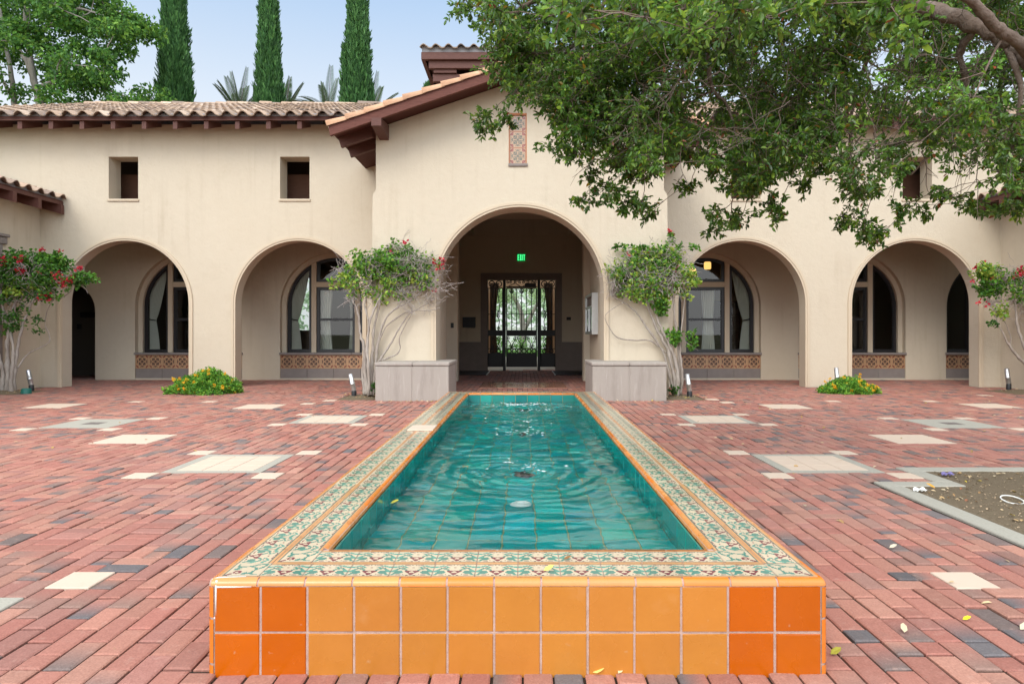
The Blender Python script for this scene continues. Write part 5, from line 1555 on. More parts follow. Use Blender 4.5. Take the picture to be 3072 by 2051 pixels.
ls = [(grid_pts(-60,165,580,645,D2,110,.2), .16, 36, GV[:3]+DV[:1]), (grid_pts(-40,160,625,700,D2,64,.2), .16, 28, GV+DV), (grid_pts(60,150,580,610,D2,16,.15), .14, 28, GV), (grid_pts(150,205,625,650,D2-.1,13,.1), .11, 22, DV+GV[:2]),
      (grid_pts(55,90,645,670,D2-.1,8,.1), .12, 26, YV), (grid_pts(0,40,660,680,D2-.1,7,.1), .1, 20, YV), (grid_pts(-20,60,700,760,D2,18,.15), .13, 22, GV[:3]+DV), (grid_pts(70,115,720,770,D2+.1,8,.1), .06, 7, DV), (grid_pts(195,222,620,650,D2-.1,5,.08),.05,9,GV)]
fl = [(*P(46,595,D2-.25),.10,60),(*P(5,598,D2-.25),.12,50),(*P(50,622,D2-.25),.09,44),(*P(130,635,D2-.2),.13,90),(*P(160,640,D2-.2),.10,60),(*P(92,628,D2-.2),.06,20),(*P(110,680,D2-.15),.09,36),(*P(94,572,D2),.06,18),(*P(180,615,D2-.1),.08,26),(*P(95,683,D2-.15),.07,24),(*P(147,652,D2-.2),.06,26),(*P(135,577,D2),.05,10)]
vine('lush dark green vine with many red flowers reaching across the first arch at far left', tuple(P(20,903,D2)), stems, crown, 520, ls, fl, .08, D2, 33)
# far right
RNG = np.random.default_rng(24); D3 = 13.0
stems = [S([(2395,900,0),(2380,860,0),(2345,828,0),(2315,790,0),(2295,755,0),(2280,720,0)],.055,.012,D3), S([(2400,900,0),(2385,850,0),(2352,800,0),(2335,750,0),(2330,700,0),(2320,650,0)],.06,.014,D3),
         S([(2398,900,0),(2395,840,0),(2370,780,0),(2350,720,0),(2345,670,0)],.06,.015,D3), S([(2345,828,0),(2320,800,.05),(2318,770,.05),(2300,730,.05),(2270,700,.05)],.02,.006,D3)]
crown = []
for (px,py,r) in ((2250,640,.2),(2280,640,.3),(2320,640,.35),(2350,650,.35),(2300,690,.3),(2340,700,.3),(2390,660,.4),(2270,700,.18)): crown += cc(px,py,D3,r,.02,.12)
ls = [(grid_pts(2235,2300,610,640,D3,22,.15), .13, 26, YV+GV[:2]), (grid_pts(2250,2300,640,675,D3,18,.15), .13, 34, GV), (grid_pts(2280,2400,610,690,D3,50,.2), .15, 18, GV+YV[2:]), (grid_pts(2230,2260,640,680,D3,5,.1), .06, 8, GV+DV), (grid_pts(2270,2320,690,730,D3,8,.1), .1, 14, YV), (grid_pts(2265,2300,735,750,D3,4,.1), .08, 10, DV)]
fl = [(*P(2340,622,D3-.2),.10,40),(*P(2330,632,D3-.2),.08,24),(*P(2240,610,D3-.1),.07,16),(*P(2275,638,D3-.15),.05,10),(*P(2262,697,D3-.1),.05,12),(*P(2248,693,D3-.1),.04,10),(*P(2229,645,D3-.1),.04,8),(*P(2258,603,D3),.03,6)]
vine('sparse vine with bright green patch and red flowers at far right', tuple(P(2395,900,D3)), stems, crown, 600, ls, fl, .06, D3, 34)

# lantana clumps
def lantana(x, y, w, d, h, seed, lab, skew):
    global RNG
    RNG = np.random.default_rng(seed)
    t = empty('lantana_bush', (x,y,0), lab, 'bush', 'yellow flowering bushes at the arcade piers')
    n = 150; c = rand_unit(n); c[:,2] = np.abs(c[:,2])
    hh = h*(.65+.35*RNG.random(n))*(.55+.45*np.clip(1-np.abs(c[:,0]-skew),0,1))
    c = np.stack([x+c[:,0]*w/2*RNG.random(n)**.35, y+c[:,1]*d/2*RNG.random(n)**.35, np.maximum(.03,c[:,2]*hh*RNG.random(n)**.25)],1)
    cols = [(.09,.26,.03),(.13,.34,.04),(.20,.42,.05),(.06,.18,.022),(.26,.46,.06)]
    A = foliage(c, .085, 70, .045, .55, cols, up=.35, cs=.15)
    A[0][:,2] = np.maximum(A[0][:,2], .01)
    leaves('foliage', *A, M['vine_leaf'], t)
    mb = MB()
    for k in range(60):
        q = c[RNG.integers(n)]; mb.tube(wander((x+RNG.normal()*.12,y+RNG.normal()*.08,0),q,4,.05), rt(.005,.002,4), 4)
    mb.build('stems', M['twig'], t)
    heads = c[RNG.choice(n,52)]+np.array((0,-.05,.06))+RNG.normal(size=(52,3))*.05
    yc_ = np.array([(.75,.50,.02),(.80,.40,.02),(.85,.60,.04)])
    for hd in heads:
        q = hd+rand_unit(16)*.020; q[:,2] = np.maximum(q[:,2],.02)
        leaves('flower_head', q, rand_unit(16)+np.array((0,-.3,.5)), rand_unit(16), .024, .02, yc_[RNG.choice(3,size=16)], M['vine_leaf'], t)
lantana((470-CX)*12.75/F, 12.75, 1.46, .95, .60, 41, 'wide bright green bush with yellow flowers before the left pier', .25)
lantana((1945-CX)*12.85/F, 12.85, 1.12, .8, .33, 42, 'lower green bush edged with yellow flowers before the right pier', 0)
# ================================================================= the oak that overhangs the court
RNG = np.random.default_rng(51); random.seed(51)
oak = empty('oak_tree', (4.45,4.05,0), 'big evergreen oak whose leafy limb overhangs the basin from the upper right', 'tree')
poly = [(1088,-260),(1096,20),(1090,60),(1105,110),(1108,160),(1108,215),(1130,245),(1155,225),(1200,222),(1240,235),(1252,285),(1290,305),(1330,340),(1350,378),(1400,385),(1430,420),(1485,432),(1545,372),(1600,390),(1650,440),(1720,462),(1765,430),(1850,398),(1900,425),(1945,470),(2000,472),(2050,430),(2110,430),(2150,395),(2200,425),(2260,442),(2349,432),(2800,420),(2800,-260)]
PO = np.array(poly, float)
def inside(x, y):
    j = len(PO)-1; c = False
    for i in range(len(PO)):
        if (PO[i,1] > y) != (PO[j,1] > y) and x < (PO[j,0]-PO[i,0])*(y-PO[i,1])/(PO[j,1]-PO[i,1])+PO[i,0]: c = not c
        j = i
    return c
def edge_d(x, y):
    a = PO; b = np.roll(PO,-1,0); d = b-a; t = np.clip(((x-a[:,0])*d[:,0]+(y-a[:,1])*d[:,1])/(d**2).sum(1),0,1)
    return np.hypot(x-a[:,0]-t*d[:,0], y-a[:,1]-t*d[:,1]).min()
limbs = []
def limb(pts, r0, r1): limbs.append(([tuple(P(x,y,d)) if not isinstance(x, Vector) else x for (x,y,d) in pts], r0, r1))
hub = P(2420,185,4.55)
trunk_pts = [(4.45,4.05,-.05),(4.40,4.10,.7),(4.30,4.22,1.5),(4.10,4.40,2.3),(3.85,4.5,2.75),tuple(hub)]
limb([(2420,185,4.55),(2349,118,4.6),(2299,85,4.65),(2216,48,4.75),(2133,18,4.85),(2050,-10,4.95),(1930,-60,5.1),(1780,-95,5.25),(1600,-90,5.35),(1420,-60,5.45),(1260,-10,5.5),(1160,40,5.5)],.078,.018)
limb([(2390,150,4.55),(2330,95,4.4),(2283,60,4.3),(2216,-10,4.2),(2130,-90,4.0),(1980,-190,3.7),(1760,-230,3.4),(1500,-210,3.2)],.044,.02)
limb([(2240,62,4.72),(2203,120,4.9),(2216,187,5.0),(2199,240,5.1),(2172,288,5.2),(2140,340,5.3),(2090,400,5.4)],.030,.008)
limb([(1935,-55,5.1),(1923,0,5.2),(1917,43,5.3),(1886,92,5.4),(1852,150,5.45),(1845,205,5.5),(1800,235,5.6),(1735,258,5.7),(1690,320,5.8)],.036,.008)
limb([(1640,-90,5.35),(1625,100,5.0),(1633,200,5.0),(1668,240,5.0),(1684,300,5.0),(1680,350,5.0),(1690,430,5.0)],.022,.006)
limb([(1785,-95,5.25),(1700,0,5.6),(1600,90,5.9),(1500,180,6.1),(1440,280,6.2),(1420,360,6.2)],.034,.008)
limb([(1430,-60,5.45),(1350,60,5.6),(1280,140,5.7),(1210,190,5.8)],.022,.006)
limb([(2299,85,4.65),(2340,190,4.6),(2330,280,4.7),(2290,360,4.8)],.028,.007)
limb([(2420,185,4.55),(2500,60,4.8),(2640,-80,5.2)],.08,.02)
limb([(2050,-10,4.95),(2000,110,5.4),(1960,230,5.7),(1950,330,5.8),(1960,420,5.8)],.026,.006)
mb = MB(); mb.tube(trunk_pts, [.24,.20,.18,.165,.14,.12], 14); mb.build('trunk', M['bark_oak'], oak)
mb = MB(); nodes = []; nrad = []
for (pts, r0, r1) in limbs:
    P_ = [Vector(p) for p in pts]; fine = []
    for k in range(len(P_)-1):
        a = P_[max(k-1,0)]; b = P_[k]; c = P_[k+1]; d = P_[min(k+2,len(P_)-1)]
        for q in range(6):
            u = q/6; fine.append(.5*((2*b)+(c-a)*u+(2*a-5*b+4*c-d)*u*u+(3*b-a-3*c+d)*u**3)+Vector(RNG.normal(size=3)*r0*.10))
    fine.append(P_[-1]); n = len(fine)-1
    rs = [(r0+(r1-r0)*(k/n)**.75)*(1+.07*RNG.normal()) for k in range(n+1)]
    mb.tube(fine, rs, 10)
    for k in range(3,n+1,2): nodes.append(np.array(fine[k])); nrad.append(rs[k])
# leaf clusters
cl = []
tries = 0
while len(cl) < 540 and tries < 60000:
    tries += 1
    x = RNG.uniform(1090,2800); y = RNG.uniform(-260,470)
    if not inside(x,y): continue
    w = 1.0
    if x > 1930 and 70 < y < 285: w = .34
    if 1880 < x < 2120 and 285 <= y < 410: w = .5
    if x > 2120 and y >= 285: w = .85
    if y < -20: w = .38
    if x > 2400: w = min(w,.30)
    if RNG.random() > w: continue
    if x < 1450: d = RNG.uniform(4.9,6.0)
    elif x < 1950: d = RNG.uniform(4.3,6.3)
    else: d = RNG.uniform(4.0,6.2)
    if y < 60 and x < 2000 and RNG.random() < .22: d -= RNG.uniform(.6,1.6)
    if x > 2040 and -40 < y < 190 and d < 5.0: d = RNG.uniform(5.0,6.4)
    r = RNG.uniform(.13,.25); rp = r*F/d
    ed = edge_d(x,y)
    if ed < rp*.95:
        if ed < 24: continue
        r = ed/F*d
    cl.append((*P(x,y,d), r))
sprigs = [(1060,10),(1042,16),(1100,268),(1135,285),(1168,268),(1258,322),(1300,345),(1322,350),(1345,405),(1346,450),(1375,438),(1408,440),(1428,470),(1468,465),(1492,472),(1578,428),(1640,495),(1668,512),(1692,520),(1782,485),(1760,465),(1850,425),(1922,500),(1960,522),(1988,520),(2010,535),(2062,488),(2110,482),(2172,435),(2228,468),(2252,462),(2302,468),(2340,462)]
for (x,y) in sprigs:
    d = RNG.uniform(5.0,5.8) if x < 1700 else RNG.uniform(4.8,6.0)
    for q in range(2): cl.append((*P(x+RNG.normal()*8,y+RNG.normal()*8,d), .075))
for (x,y) in ((1185,200),(1150,150),(1130,80),(1220,120),(1280,200),(1320,280),(1170,60),(1250,60),(1400,330),(1370,260),(1460,380)):
    for q in range(2): cl.append((*P(x+RNG.normal()*14,y+RNG.normal()*14,RNG.uniform(5.1,5.9)), .17))
near = [(1285,28),(1312,18),(1330,50),(1690,22),(1722,8),(1750,40),(2062,40),(2085,78),(2040,10),(1480,40),(1590,70),(1870,12)]
for (x,y) in near: cl.append((*P(x,y,RNG.uniform(2.3,3.0)), .085))
cl = np.array(cl); root = np.array(hub)
order = np.argsort(np.linalg.norm(cl[:,:3]-root, axis=1))
for i in order:
    c = cl[i,:3]; A = np.array(nodes); dist = np.linalg.norm(A-c, axis=1)+np.maximum(0,c[2]+.05-A[:,2])*.8
    # prefer attachment points that lie nearer the hub than the cluster
    pen = np.maximum(0, np.linalg.norm(A-root, axis=1)-np.linalg.norm(c-root)+.1)
    j = int(np.argmin(dist+pen*1.5)); a = A[j]; L = dist[j]
    r0 = min(nrad[j]*.75, .005+.009*min(L,1.2)); n = max(4,int(L/.12))
    pts = wander(a, c, n, .035)
    mb.tube(pts, rt(r0, max(.0028,r0*.4), n), 6, cap=False)
    for k in range(2,n+1,2): nodes.append(np.array(pts[k])); nrad.append(r0+(max(.0028,r0*.4)-r0)*k/n)
mb.build('limbs', M['bark_oak'], oak)
# twigs and leaves
pos = []; dr = []; nr = []; LL = []; mb = MB()
cidx = []
for i in range(len(cl)):
    c = cl[i,:3]; r = cl[i,3]; nt = int(9+r*64) if r > .1 else 7
    for k in range(nt):
        u = rand_unit(1)[0]; u[2] = u[2]*.75-.12
        b = c+u*r*RNG.uniform(.0,.55); tl = RNG.uniform(.6,1.15)*max(r,.10)*.95
        d = norm(u*.9+rand_unit(1)[0]*.7+np.array((0,0,-.12)))
        e = b+d*tl; m = (b+e)/2+RNG.normal(size=3)*.012
        mb.tube([tuple(b),tuple(m),tuple(e)], [.0024,.0018,.001], 3, cap=False)
        if k % 3 == 0: mb.tube([tuple(c),tuple((c+b)/2+RNG.normal(size=3)*.01),tuple(b)], [.0032,.0028,.0024], 4, cap=False)
        nl = RNG.integers(9,14)
        t = np.sort(RNG.random(nl))**.7
        p = b+(e-b)*t[:,None]+RNG.normal(size=(nl,3))*.006
        q = norm(d*.55+rand_unit(nl)*.95)
        pos.append(p); dr.append(q); nr.append(rand_unit(nl)*.8+np.array((0,0,1.0)))
        LL.append(.042*(.65+.6*RNG.random(nl))); cidx.append(np.full(nl,i))
for k in range(240):       # bare hanging twigs in the shaded heart of the crown
    x, y = RNG.uniform(1420,2330), RNG.uniform(-20,350)
    if not inside(x,y): continue
    a = np.array(P(x,y,RNG.uniform(4.3,5.6))); L = RNG.uniform(.2,.6)
    dv_ = norm(np.array((RNG.normal(),RNG.normal()*.5,RNG.normal()*.8-.35)))
    w_ = wander(a, a+dv_*L, 6, .07); mb.tube(w_, rt(.0042,.0016,6), 4, cap=False)
    for q in range(3):
        s_ = np.array(w_[RNG.integers(2,6)]); mb.tube(wander(s_, s_+norm(dv_+rand_unit(1)[0]*.9)*L*.4, 3, .06), rt(.0026,.0012,3), 3, cap=False)
mb.build('twigs', M['twig_oak'], oak)
pos = np.concatenate(pos); dr = np.concatenate(dr); nr = np.concatenate(nr); LL = np.concatenate(LL); cidx = np.concatenate(cidx)
n = len(pos)
oc = np.array([(.070,.160,.022),(.100,.205,.030),(.050,.120,.020),(.155,.265,.032),(.22,.34,.04),(.30,.20,.02),(.26,.09,.03)])
ci = RNG.choice(7, size=n, p=[.30,.28,.20,.14,.065,.008,.007])
ck = 1+RNG.normal(size=len(cl))*.18
col = oc[ci]*(1+RNG.normal(size=(n,1))*.14)*np.clip(ck[cidx],.6,1.6)[:,None]
leaves('crown', pos, dr, nr, LL, LL*.50, np.clip(col,.004,.8), M['oak_leaf'], oak, fold=.22, curl=.18)
print('oak leaves', n, 'clusters', len(cl))

# ================================================================= trees beyond the roofs
def cypress(px0, px1, tx0, tx1, d, ztop, lab, seed, spire=False):
    global RNG
    RNG = np.random.default_rng(seed)
    cx0 = ((px0+px1)/2-CX)*d/F; cx1 = ((tx0+tx1)/2-CX)*d/F
    r0 = (px1-px0)/2*d/F*.86; r1 = (tx1-tx0)/2*d/F*.86; z0 = HC+(764-237)*d/F; z1 = HC+764*d/F
    t = empty('cypress_tree', (cx0,d,0), lab, 'tree', 'Italian cypresses beyond the roof')
    mb = MB(); mb.tube([(cx0,d,-.05),(cx0,d,4),(cx0,d,z0-2)],[.22,.18,.12],10); mb.build('trunk', M['bark_oak'], t)
    def rad(z):
        k = (z-z0)/(z1-z0)
        r = r0*1.05+(r1-r0)*k if k < 1 else r1*max(0,1-(z-z1)/(ztop-z1))**.6
        return max(.02, r if k > -.6 else r*1.0)
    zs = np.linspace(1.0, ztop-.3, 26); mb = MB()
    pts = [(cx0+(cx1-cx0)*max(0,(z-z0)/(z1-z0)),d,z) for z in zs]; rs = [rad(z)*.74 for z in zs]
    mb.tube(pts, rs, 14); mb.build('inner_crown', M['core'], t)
    n = 15000; z = RNG.uniform(3.0, ztop, n); z = np.where(RNG.random(n) < .8, RNG.uniform(z0-1.2,ztop,n), z)
    a = RNG.uniform(0,2*PI,n); r = np.array([rad(q) for q in z])
    lump = 1+.10*np.sin(a*5+z*1.3)+.09*np.sin(a*9-z*2.1+1)+.05*np.sin(z*5+a*2)
    rr = r*lump*(RNG.uniform(.70,1.02,n)+.14*(RNG.random(n) < .06))
    cxx = cx0+(cx1-cx0)*np.maximum(0,(z-z0)/(z1-z0))
    p = np.stack([cxx+np.cos(a)*rr, d+np.sin(a)*rr, z-.15],1)
    if spire:
        k = 1100; zz = RNG.uniform(z0-1,HC+(764-108)*d/F,k); aa = RNG.uniform(0,2*PI,k)
        sr = .16*np.clip((HC+(764-100)*d/F-zz)/1.8,.1,1)*RNG.random(k)**.4
        sx = (794-CX)*d/F
        p = np.concatenate([p, np.stack([sx+np.cos(aa)*sr,d-.2+np.sin(aa)*sr,zz-.1],1)]); a = np.concatenate([a,aa]); n += k
    dd = np.stack([np.cos(a)*.30,np.sin(a)*.30,np.ones(n)],1)+RNG.normal(size=(n,3))*.16
    nn = np.stack([np.cos(a),np.sin(a),np.full(n,.3)],1)+RNG.normal(size=(n,3))*.35
    cols = np.array([(.050,.135,.040),(.075,.180,.052),(.105,.235,.068),(.036,.095,.030)])
    c = cols[RNG.choice(4,size=n,p=[.35,.3,.2,.15])]*(1+RNG.normal(size=(n,1))*.15)
    L = .26*(.6+.7*RNG.random(n))
    leaves('crown', p, dd, nn, L, L*.26, np.clip(c,.005,.5), M['far_leaf'], t, fold=.3, curl=-.05)
cypress(364,442,377,421,28.0,17.3,'thickest cypress, leftmost of the three against the sky',61)
cypress(587,648,599,632,28.6,17.0,'slimmest cypress, middle of the three against the sky',62)
cypress(788,856,800,839,28.2,17.1,'cypress with a small side spire, nearest the tiled lantern',63,True)
cypress(977,1000,980,998,29.5,12.2,'cypress mostly hidden behind the gable, a sliver showing below the lantern eave',64)

def palm(px, py, d, n, lab, seed, L=2.3):
    global RNG
    RNG = np.random.default_rng(seed); c = P(px,py,d)
    t = empty('palm_tree', (c.x,d,0), lab, 'tree', 'palms beyond the roof')
    mb = MB(); mb.tube([(c.x,d,-.05),(c.x+.1,d,c.z*.5),(c.x,d,c.z)],[.26,.22,.24],10); mb.build('trunk', M['bark_oak'], t)
    ps, ds, ns_, ls_ = [], [], [], []
    mb = MB()
    for k in range(n):
        az = 2*PI*k/n+RNG.normal()*.25; el = R(RNG.uniform(25,82)); ln = L*RNG.uniform(.75,1.1)
        h = np.array((math.cos(az)*math.cos(el), math.sin(az)*math.cos(el), math.sin(el)))
        pts = [np.array(c)+h*ln*u+np.array((0,0,-.42*ln*u*u*math.cos(el))) for u in np.linspace(0,1,9)]
        mb.tube([tuple(p) for p in pts], rt(.022,.006,8), 5)
        for i in range(30):
            u = .15+.85*i/30; k0 = min(7,int(u*8)); f = u*8-k0
            p = pts[k0]*(1-f)+pts[k0+1]*f; tg = norm(pts[k0+1]-pts[k0]); sd = norm(np.cross(tg,(0,0,1)))
            for s in (-1,1):
                ps.append(p); ds.append(tg*.62+sd*s*.62+np.array((0,0,.12))); ns_.append(np.cross(sd,tg)); ls_.append(.42*(1-.65*u**2))
    mb.build('frond_stems', M['twig_oak'], t)
    n_ = len(ps); ls_ = np.array(ls_)
    c_ = np.array((.11,.16,.08))*(1+RNG.normal(size=(n_,1))*.2)
    leaves('crown', np.array(ps), np.array(ds), np.array(ns_), ls_, .026, np.clip(c_,.01,.4), M['palm'], t, curl=.1)
palm(548,268,30.5,13,'feathery palm tops showing left of the middle cypress',71)
palm(655,262,31.0,13,'feathery palm tops just right of the middle cypress',72)
palm(752,262,31.5,12,'feathery palm tops left of the spired cypress',73)
palm(850,275,32.0,11,'single upright palm frond right of the spired cypress',74)

def broadleaf(name, lab, cat, cls, trunks, per, L, cols, matn, bark, base, seed, group=None, squash=.6, rad=.8):
    global RNG
    RNG = np.random.default_rng(seed)
    t = empty(name, base, lab, cat, group)
    mb = MB(); nodes = []
    for (pts, r0, r1) in trunks:
        n = len(pts)-1
        fine = []
        for k in range(n): fine += wander(pts[k], pts[k+1], 5, .015)[:-1]
        fine.append(tuple(pts[-1])); m = len(fine)-1
        mb.tube(fine, rt(r0,r1,m), 9); nodes += [np.array(f) for f in fine[m//3:]]
    for c in cls:
        A = np.array(nodes); dd = np.linalg.norm(A-np.array(c), axis=1); j = int(np.argmin(dd))
        n = 5; mb.tube(wander(A[j],c,n,.06), rt(.012+.012*min(4,dd[j]),.012,n), 5, cap=False)
        nodes.append(np.array(c))
    mb.build('trunk', M[bark], t)
    A = foliage(np.array(cls), rad*(.7+.6*RNG.random(len(cls))), per, L, .62, cols, squash=squash, up=-.05, cs=.2)
    leaves('crown', *A, M[matn], t)
    return t
RNG = np.random.default_rng(81)
SY = [(.085,.215,.04),(.065,.165,.035),(.12,.27,.045),(.045,.125,.028),(.17,.31,.05)]
cls = []
SPOLY = [(-220,-160),(150,-150),(240,-40),(300,30),(345,70),(310,110),(275,130),(300,175),(340,225),(330,290),(-220,300)]
PO_s = PO; PO = np.array(SPOLY, float)
while len(cls) < 150:
    x, y = RNG.uniform(-220,350), RNG.uniform(-160,290)
    if not inside(x,y) or edge_d(x,y) < 18: continue
    if x < 110 and y > 110 and RNG.random() < .72: continue
    if y < -30 and RNG.random() < .5: continue
    cls.append(tuple(P(x,y,RNG.uniform(23.5,28.0))))
PO = PO_s
for (x,y) in ((330,62),(318,70),(345,78),(300,58),(280,120),(335,235),(350,222),(310,245),(270,48)): cls.append(tuple(P(x,y,25.5)))
d = 25.5; b = P(75,235,d); 
tr = [([(b.x+.4,d,-.05),(b.x+.3,d,6),tuple(P(92,240,d)),tuple(P(76,175,d)),tuple(P(66,110,d)),tuple(P(58,30,d)),tuple(P(60,-60,d))],.19,.05),
      ([(b.x-.5,d+.6,-.05),(b.x-.6,d+.6,6),tuple(P(32,235,d)),tuple(P(24,160,d)),tuple(P(12,90,d)),tuple(P(0,20,d))],.15,.04),
      ([tuple(P(76,178,d)),tuple(P(62,140,d)),tuple(P(40,110,d)),tuple(P(10,85,d)),tuple(P(-40,60,d))],.11,.04),
      ([tuple(P(30,225,d)),tuple(P(15,200,d)),tuple(P(-5,165,d))],.09,.04), ([tuple(P(66,110,d)),tuple(P(110,60,d)),tuple(P(180,20,d)),tuple(P(250,40,d))],.10,.03),
      ([tuple(P(84,200,d)),tuple(P(150,180,d)),tuple(P(230,200,d)),tuple(P(300,225,d))],.08,.02)]
broadleaf('sycamore_tree','large airy green tree with pale trunks beyond the roof at upper left','tree',cls,tr,210,.15,SY,'far_leaf','bark_syc',(b.x,d,0),82,'leafy trees beyond the roofs',rad=.62)
RNG = np.random.default_rng(83)
cls = [tuple(P(RNG.uniform(2060,2520),RNG.uniform(-120,330),RNG.uniform(25,29))) for _ in range(52)]
d = 27; b = P(2340,235,d)
broadleaf('sycamore_tree','light green tree beyond the roof at upper right, seen through the oak','tree',cls,[([(b.x,d,-.05),(b.x,d,6),tuple(b),tuple(P(2330,120,d)),tuple(P(2320,-40,d))],.3,.08)],80,.24,[(.16,.36,.05),(.12,.28,.04),(.22,.42,.06)],'far_leaf','bark_syc',(b.x,d,0),84,'leafy trees beyond the roofs',rad=.8)

# ---- garden seen through the gate
mb = MB()
gx, gy = 26, 24
V = [(-30+60*i/gx, 33+40*j/gy, -.03+.02*math.sin(i*1.7)*math.cos(j*1.3)) for j in range(gy+1) for i in range(gx+1)]
mb.faces(V, [(j*(gx+1)+i,j*(gx+1)+i+1,(j+1)*(gx+1)+i+1,(j+1)*(gx+1)+i) for j in range(gy) for i in range(gx)])
tag(mb.build('lawn', M['lawn']), kind='structure')
RNG = np.random.default_rng(90)
cls = [(RNG.normal()*2.6-.1, 40+RNG.normal()*1.8, 3.2+RNG.random()*3.6) for _ in range(90)]
broadleaf('shade_tree','spreading light green tree on the lawn, framed by the gate','tree',cls,[([(.0,40,-.05),(.05,40,1.2),(-.1,40,2.4),(-.9,40.2,4.2)],.26,.08),([(.05,40,1.2),(.7,39.8,2.6),(1.6,39.7,4.2)],.14,.05)],220,.11,[(.34,.46,.22),(.27,.38,.16),(.42,.52,.30)],'far_leaf','bark_syc',(0,40,0),91)  # leaf colours lightened to imitate overexposed daylight beyond the gate
RNG = np.random.default_rng(92)
cl_ = np.array([(x+RNG.normal()*.25, 36.5+RNG.normal()*.3, RNG.random()*.85) for x in np.linspace(-13,13,150)])
A = foliage(cl_, .34, 60, .10, .6, [(.10,.26,.04),(.14,.32,.05),(.07,.18,.03)], squash=.8)
A[0][:,2] = np.maximum(A[0][:,2],.0)
tag(leaves('hedge', *A, M['far_leaf'], at=(0,36.5,0)), 'low clipped green hedge on the lawn behind the gate', 'hedge')
mb = MB(); mb.box((-14,47,-.05),(14,47.3,1.5), bev=.02); mb.box((-14.05,46.95,1.501),(14.05,47.35,1.58), bev=.02)
tag(mb.build('garden_wall', M['white'], at=(0,47.1,0)), 'low pale wall far behind the lawn tree', 'wall')
RNG = np.random.default_rng(93)
cl_ = np.array([(RNG.uniform(-45,45), 62+RNG.normal()*3, RNG.uniform(.5,6.5)) for _ in range(300)])
A = foliage(cl_, 1.6, 40, .55, .6, [(.40,.50,.36),(.34,.44,.30),(.46,.54,.42)])  # overexposed brightness put into the pale leaf colours
tag(leaves('treeline', *A, M['far_leaf'], at=(0,62,0)), 'belt of distant trees behind the garden, leaves coloured pale as if overexposed', 'trees', kind='stuff')
# drapes in the passage behind the gate
for s in (-1,1):
    x0 = BX+s*1.06; nu, nv = 30, 16; V = []
    for j in range(nv+1):
        v = j/nv
        for i in range(nu+1):
            u = i/nu; wd = .34-.12*math.sin(PI*v); V.append((x0-s*wd*u+s*.12, 25.0+.03*math.sin(u*10*PI), .05+3.0*v))
    i = np.arange(nu*nv); a = (i//nu)*(nu+1)+i%nu
    tag(quad_mesh('drape', np.array(V), np.stack([a,a+1,a+nu+2,a+nu+1],1), M['drape'], at=(x0,25.0,0), smooth=True), 'tall drape seen through the left side panel of the gate' if s < 0 else 'tall drape seen through the right side panel of the gate', 'curtain', 'drapes in the passage behind the gate')

# ================================================================= fallen leaves
RNG = np.random.default_rng(95)
def in_pool(x,y): return px0-.02 < x < px1+.02 and py0-.02 < y < py1+.02
pts = []
def scatter(n, x0, x1, y0, y1, z, test=None):
    for _ in range(n):
        x, y = RNG.uniform(x0,x1), RNG.uniform(y0,y1)
        if in_pool(x,y) or (test and not test(x,y)): continue
        pts.append((x,y,z))
scatter(170,1.1,8.5,2.0,10.5,.004, lambda x,y: not (BEDX < x < 6.4 and 2.5 < y < NY) and x < .8*y)
scatter(90,1.3,9.5,10.5,13.8,.004); scatter(30,-9,-1.2,5,13,.004)
scatter(800,BEDX+.2,6.3,2.7,NY-.2,.003, lambda x,y: not (x < NX+.2 and y > BEDY-.2))
scatter(70,-2.4,-1.1,11.05,11.3,.006); scatter(26,1.2,2.5,11.0,11.3,.006)
for (a,b,c,d_) in soil_rects(): scatter(60,a,c,b,d_,.035)
n_big = len(pts)
for _ in range(3000):
    x, y = RNG.uniform(BEDX+.16,6.2), RNG.uniform(2.75,NY-.16)
    if not (x < NX+.18 and y > BEDY-.16): pts.append((x,y,.000))
n = len(pts); p = np.array(pts); p[:,2] += RNG.random(n)*.004
cols = np.array([(.50,.37,.21),(.42,.28,.13),(.54,.44,.29),(.34,.20,.085),(.46,.35,.05),(.30,.12,.06)])
L = .034*(.6+.8*RNG.random(n)); L[n_big:] *= .42
nn = np.tile(np.array((0,0,1.)),(n,1))+RNG.normal(size=(n,3))*.35
dd = RNG.normal(size=(n,3)); dd[:,2] *= .25
lc_ = cols[RNG.choice(6,size=n,p=[.3,.2,.22,.1,.12,.06])]*(1+RNG.normal(size=(n,1))*.12); lc_[n_big:] = np.array((.30,.22,.14))*RNG.uniform(.35,1.7,(n-n_big,1))
o = leaves('fallen_leaves', p+np.array((0,0,.004)), dd, nn, L, L*.55, lc_, M['litter'], at=(0,0,0), fold=.12)
tag(o, 'dry oak leaves littering the brick and the soil under the tree', 'leaf litter', kind='stuff')
def one_leaf(px, py, z, L, col, az, lab, curl=.25):
    d_ = (HC-z)*F/(py-CY); c = Vector(((px-CX)*d_/F, d_, z+.004))
    a = np.array([[c.x,c.y,c.z]]); di = np.array([[math.cos(az),math.sin(az),.12]])
    o = leaves('fallen_leaf', a, di, np.array([[.1,-.3,1.]]), L, L*.52, np.array([col]), M['litter'], at=tuple(c), fold=.2, curl=-curl)
    tag(o, lab, 'leaf', 'single fallen leaves near the basin')
one_leaf(1498,1505,.003,.052,(.30,.27,.03),.3,'curled olive leaf on the brick in the shade right of the basin corner')
one_leaf(1905,1502,.003,.05,(.30,.27,.03),.4,'curled yellow green leaf beside the lower right corner of the basin')
one_leaf(2208,1422,.003,.036,(.62,.55,.02),.1,'small bright yellow leaf on a dark grey brick')
one_leaf(2040,1257,.003,.046,(.54,.46,.34),.2,'pale oval leaf on a brown brick between basin and planting bed')
one_leaf(2075,1452,.003,.05,(.52,.43,.28),1.2,'pale cream leaf standing in a brick joint near the right edge')
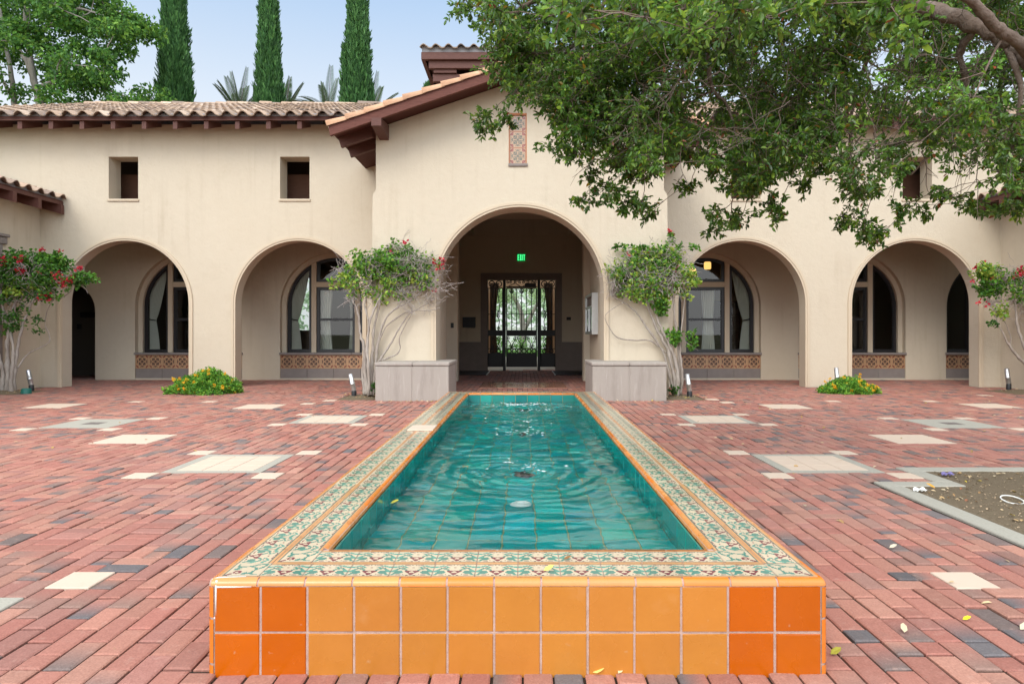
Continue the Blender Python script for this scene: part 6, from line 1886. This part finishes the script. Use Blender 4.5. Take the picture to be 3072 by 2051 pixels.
one_leaf(1247,1311,ZT+.003,.042,(.62,.47,.12),.5,'torn yellow leaf on the front coping of the basin')
one_leaf(1293,1284,ZT+.003,.030,(.22,.10,.03),.2,'small brown leaf on the inner coping row of the basin')
one_leaf(1360,1544,.003,.040,(.66,.50,.14),.1,'yellow leaf against the foot of the tiled front')
one_leaf(1418,1546,.003,.032,(.56,.47,.26),.9,'cream leaf against the foot of the tiled front, beside the yellow one')
one_leaf(2146,1120,.006,.07,(.66,.32,.04),2.1,'orange leaf standing upright on the soil of the planting bed')
one_leaf(2340,1445,.003,.055,(.52,.46,.31),.4,'large pale leaf at the right edge on the brick')
one_leaf(895,1155,ZW+.004,.05,(.50,.45,.06),.2,'yellow leaf floating on the water by the left basin wall')

# ================================================================= light
w = bpy.data.worlds.new('World'); SC.world = w; w.use_nodes = True
nt = w.node_tree; nt.nodes.clear(); lk = nt.links.new
out = nt.nodes.new('ShaderNodeOutputWorld'); bg = nt.nodes.new('ShaderNodeBackground')
sky = nt.nodes.new('ShaderNodeTexSky'); sky.sky_type = 'NISHITA'; sky.sun_disc = False
SUN_EL, SUN_AZ = R(37), R(207)
sky.sun_elevation = SUN_EL; sky.sun_rotation = SUN_AZ
sky.air_density = 1.0; sky.dust_density = 2.2; sky.ozone_density = 1.6
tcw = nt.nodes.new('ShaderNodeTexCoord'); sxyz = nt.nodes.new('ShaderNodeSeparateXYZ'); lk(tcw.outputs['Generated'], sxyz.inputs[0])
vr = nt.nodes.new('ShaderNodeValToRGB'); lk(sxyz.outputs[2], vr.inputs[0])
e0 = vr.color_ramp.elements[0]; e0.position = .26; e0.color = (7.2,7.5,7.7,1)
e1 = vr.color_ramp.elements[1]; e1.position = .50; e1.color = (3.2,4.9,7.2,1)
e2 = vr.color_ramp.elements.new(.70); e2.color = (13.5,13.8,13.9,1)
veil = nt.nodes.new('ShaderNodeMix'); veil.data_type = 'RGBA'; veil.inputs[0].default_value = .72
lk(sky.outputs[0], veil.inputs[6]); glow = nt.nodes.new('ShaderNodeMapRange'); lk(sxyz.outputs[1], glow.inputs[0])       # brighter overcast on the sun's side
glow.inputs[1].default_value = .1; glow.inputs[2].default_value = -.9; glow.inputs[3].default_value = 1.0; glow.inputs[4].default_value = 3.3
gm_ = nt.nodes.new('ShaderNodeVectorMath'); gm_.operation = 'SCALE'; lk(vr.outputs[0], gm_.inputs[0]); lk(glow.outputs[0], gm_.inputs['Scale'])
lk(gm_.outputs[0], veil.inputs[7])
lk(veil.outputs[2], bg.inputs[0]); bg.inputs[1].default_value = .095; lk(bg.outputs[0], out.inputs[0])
sun = bpy.data.lights.new('sun','SUN'); sun.energy = .9; sun.angle = R(26); sun.color = (1,.95,.87)
so = bpy.data.objects.new('sun', sun); COL.objects.link(so)
sd = Vector((math.sin(SUN_AZ)*math.cos(SUN_EL), math.cos(SUN_AZ)*math.cos(SUN_EL), math.sin(SUN_EL)))
so.rotation_euler = sd.to_track_quat('Z','Y').to_euler(); so.location = (0,0,30)
vs = SC.view_settings
SC.display_settings.display_device = 'sRGB'
vs.view_transform = 'Standard'; vs.look = 'None'; vs.exposure = 0.66; vs.gamma = 1; vs.use_curve_mapping = False
SC.render.engine = 'CYCLES'
cy = SC.cycles
cy.use_denoising = True; cy.max_bounces = 10; cy.diffuse_bounces = 5; cy.glossy_bounces = 4; cy.transmission_bounces = 8; cy.transparent_max_bounces = 12
cy.caustics_refractive = True; cy.caustics_reflective = False; cy.sample_clamp_indirect = 8; cy.blur_glossy = .3
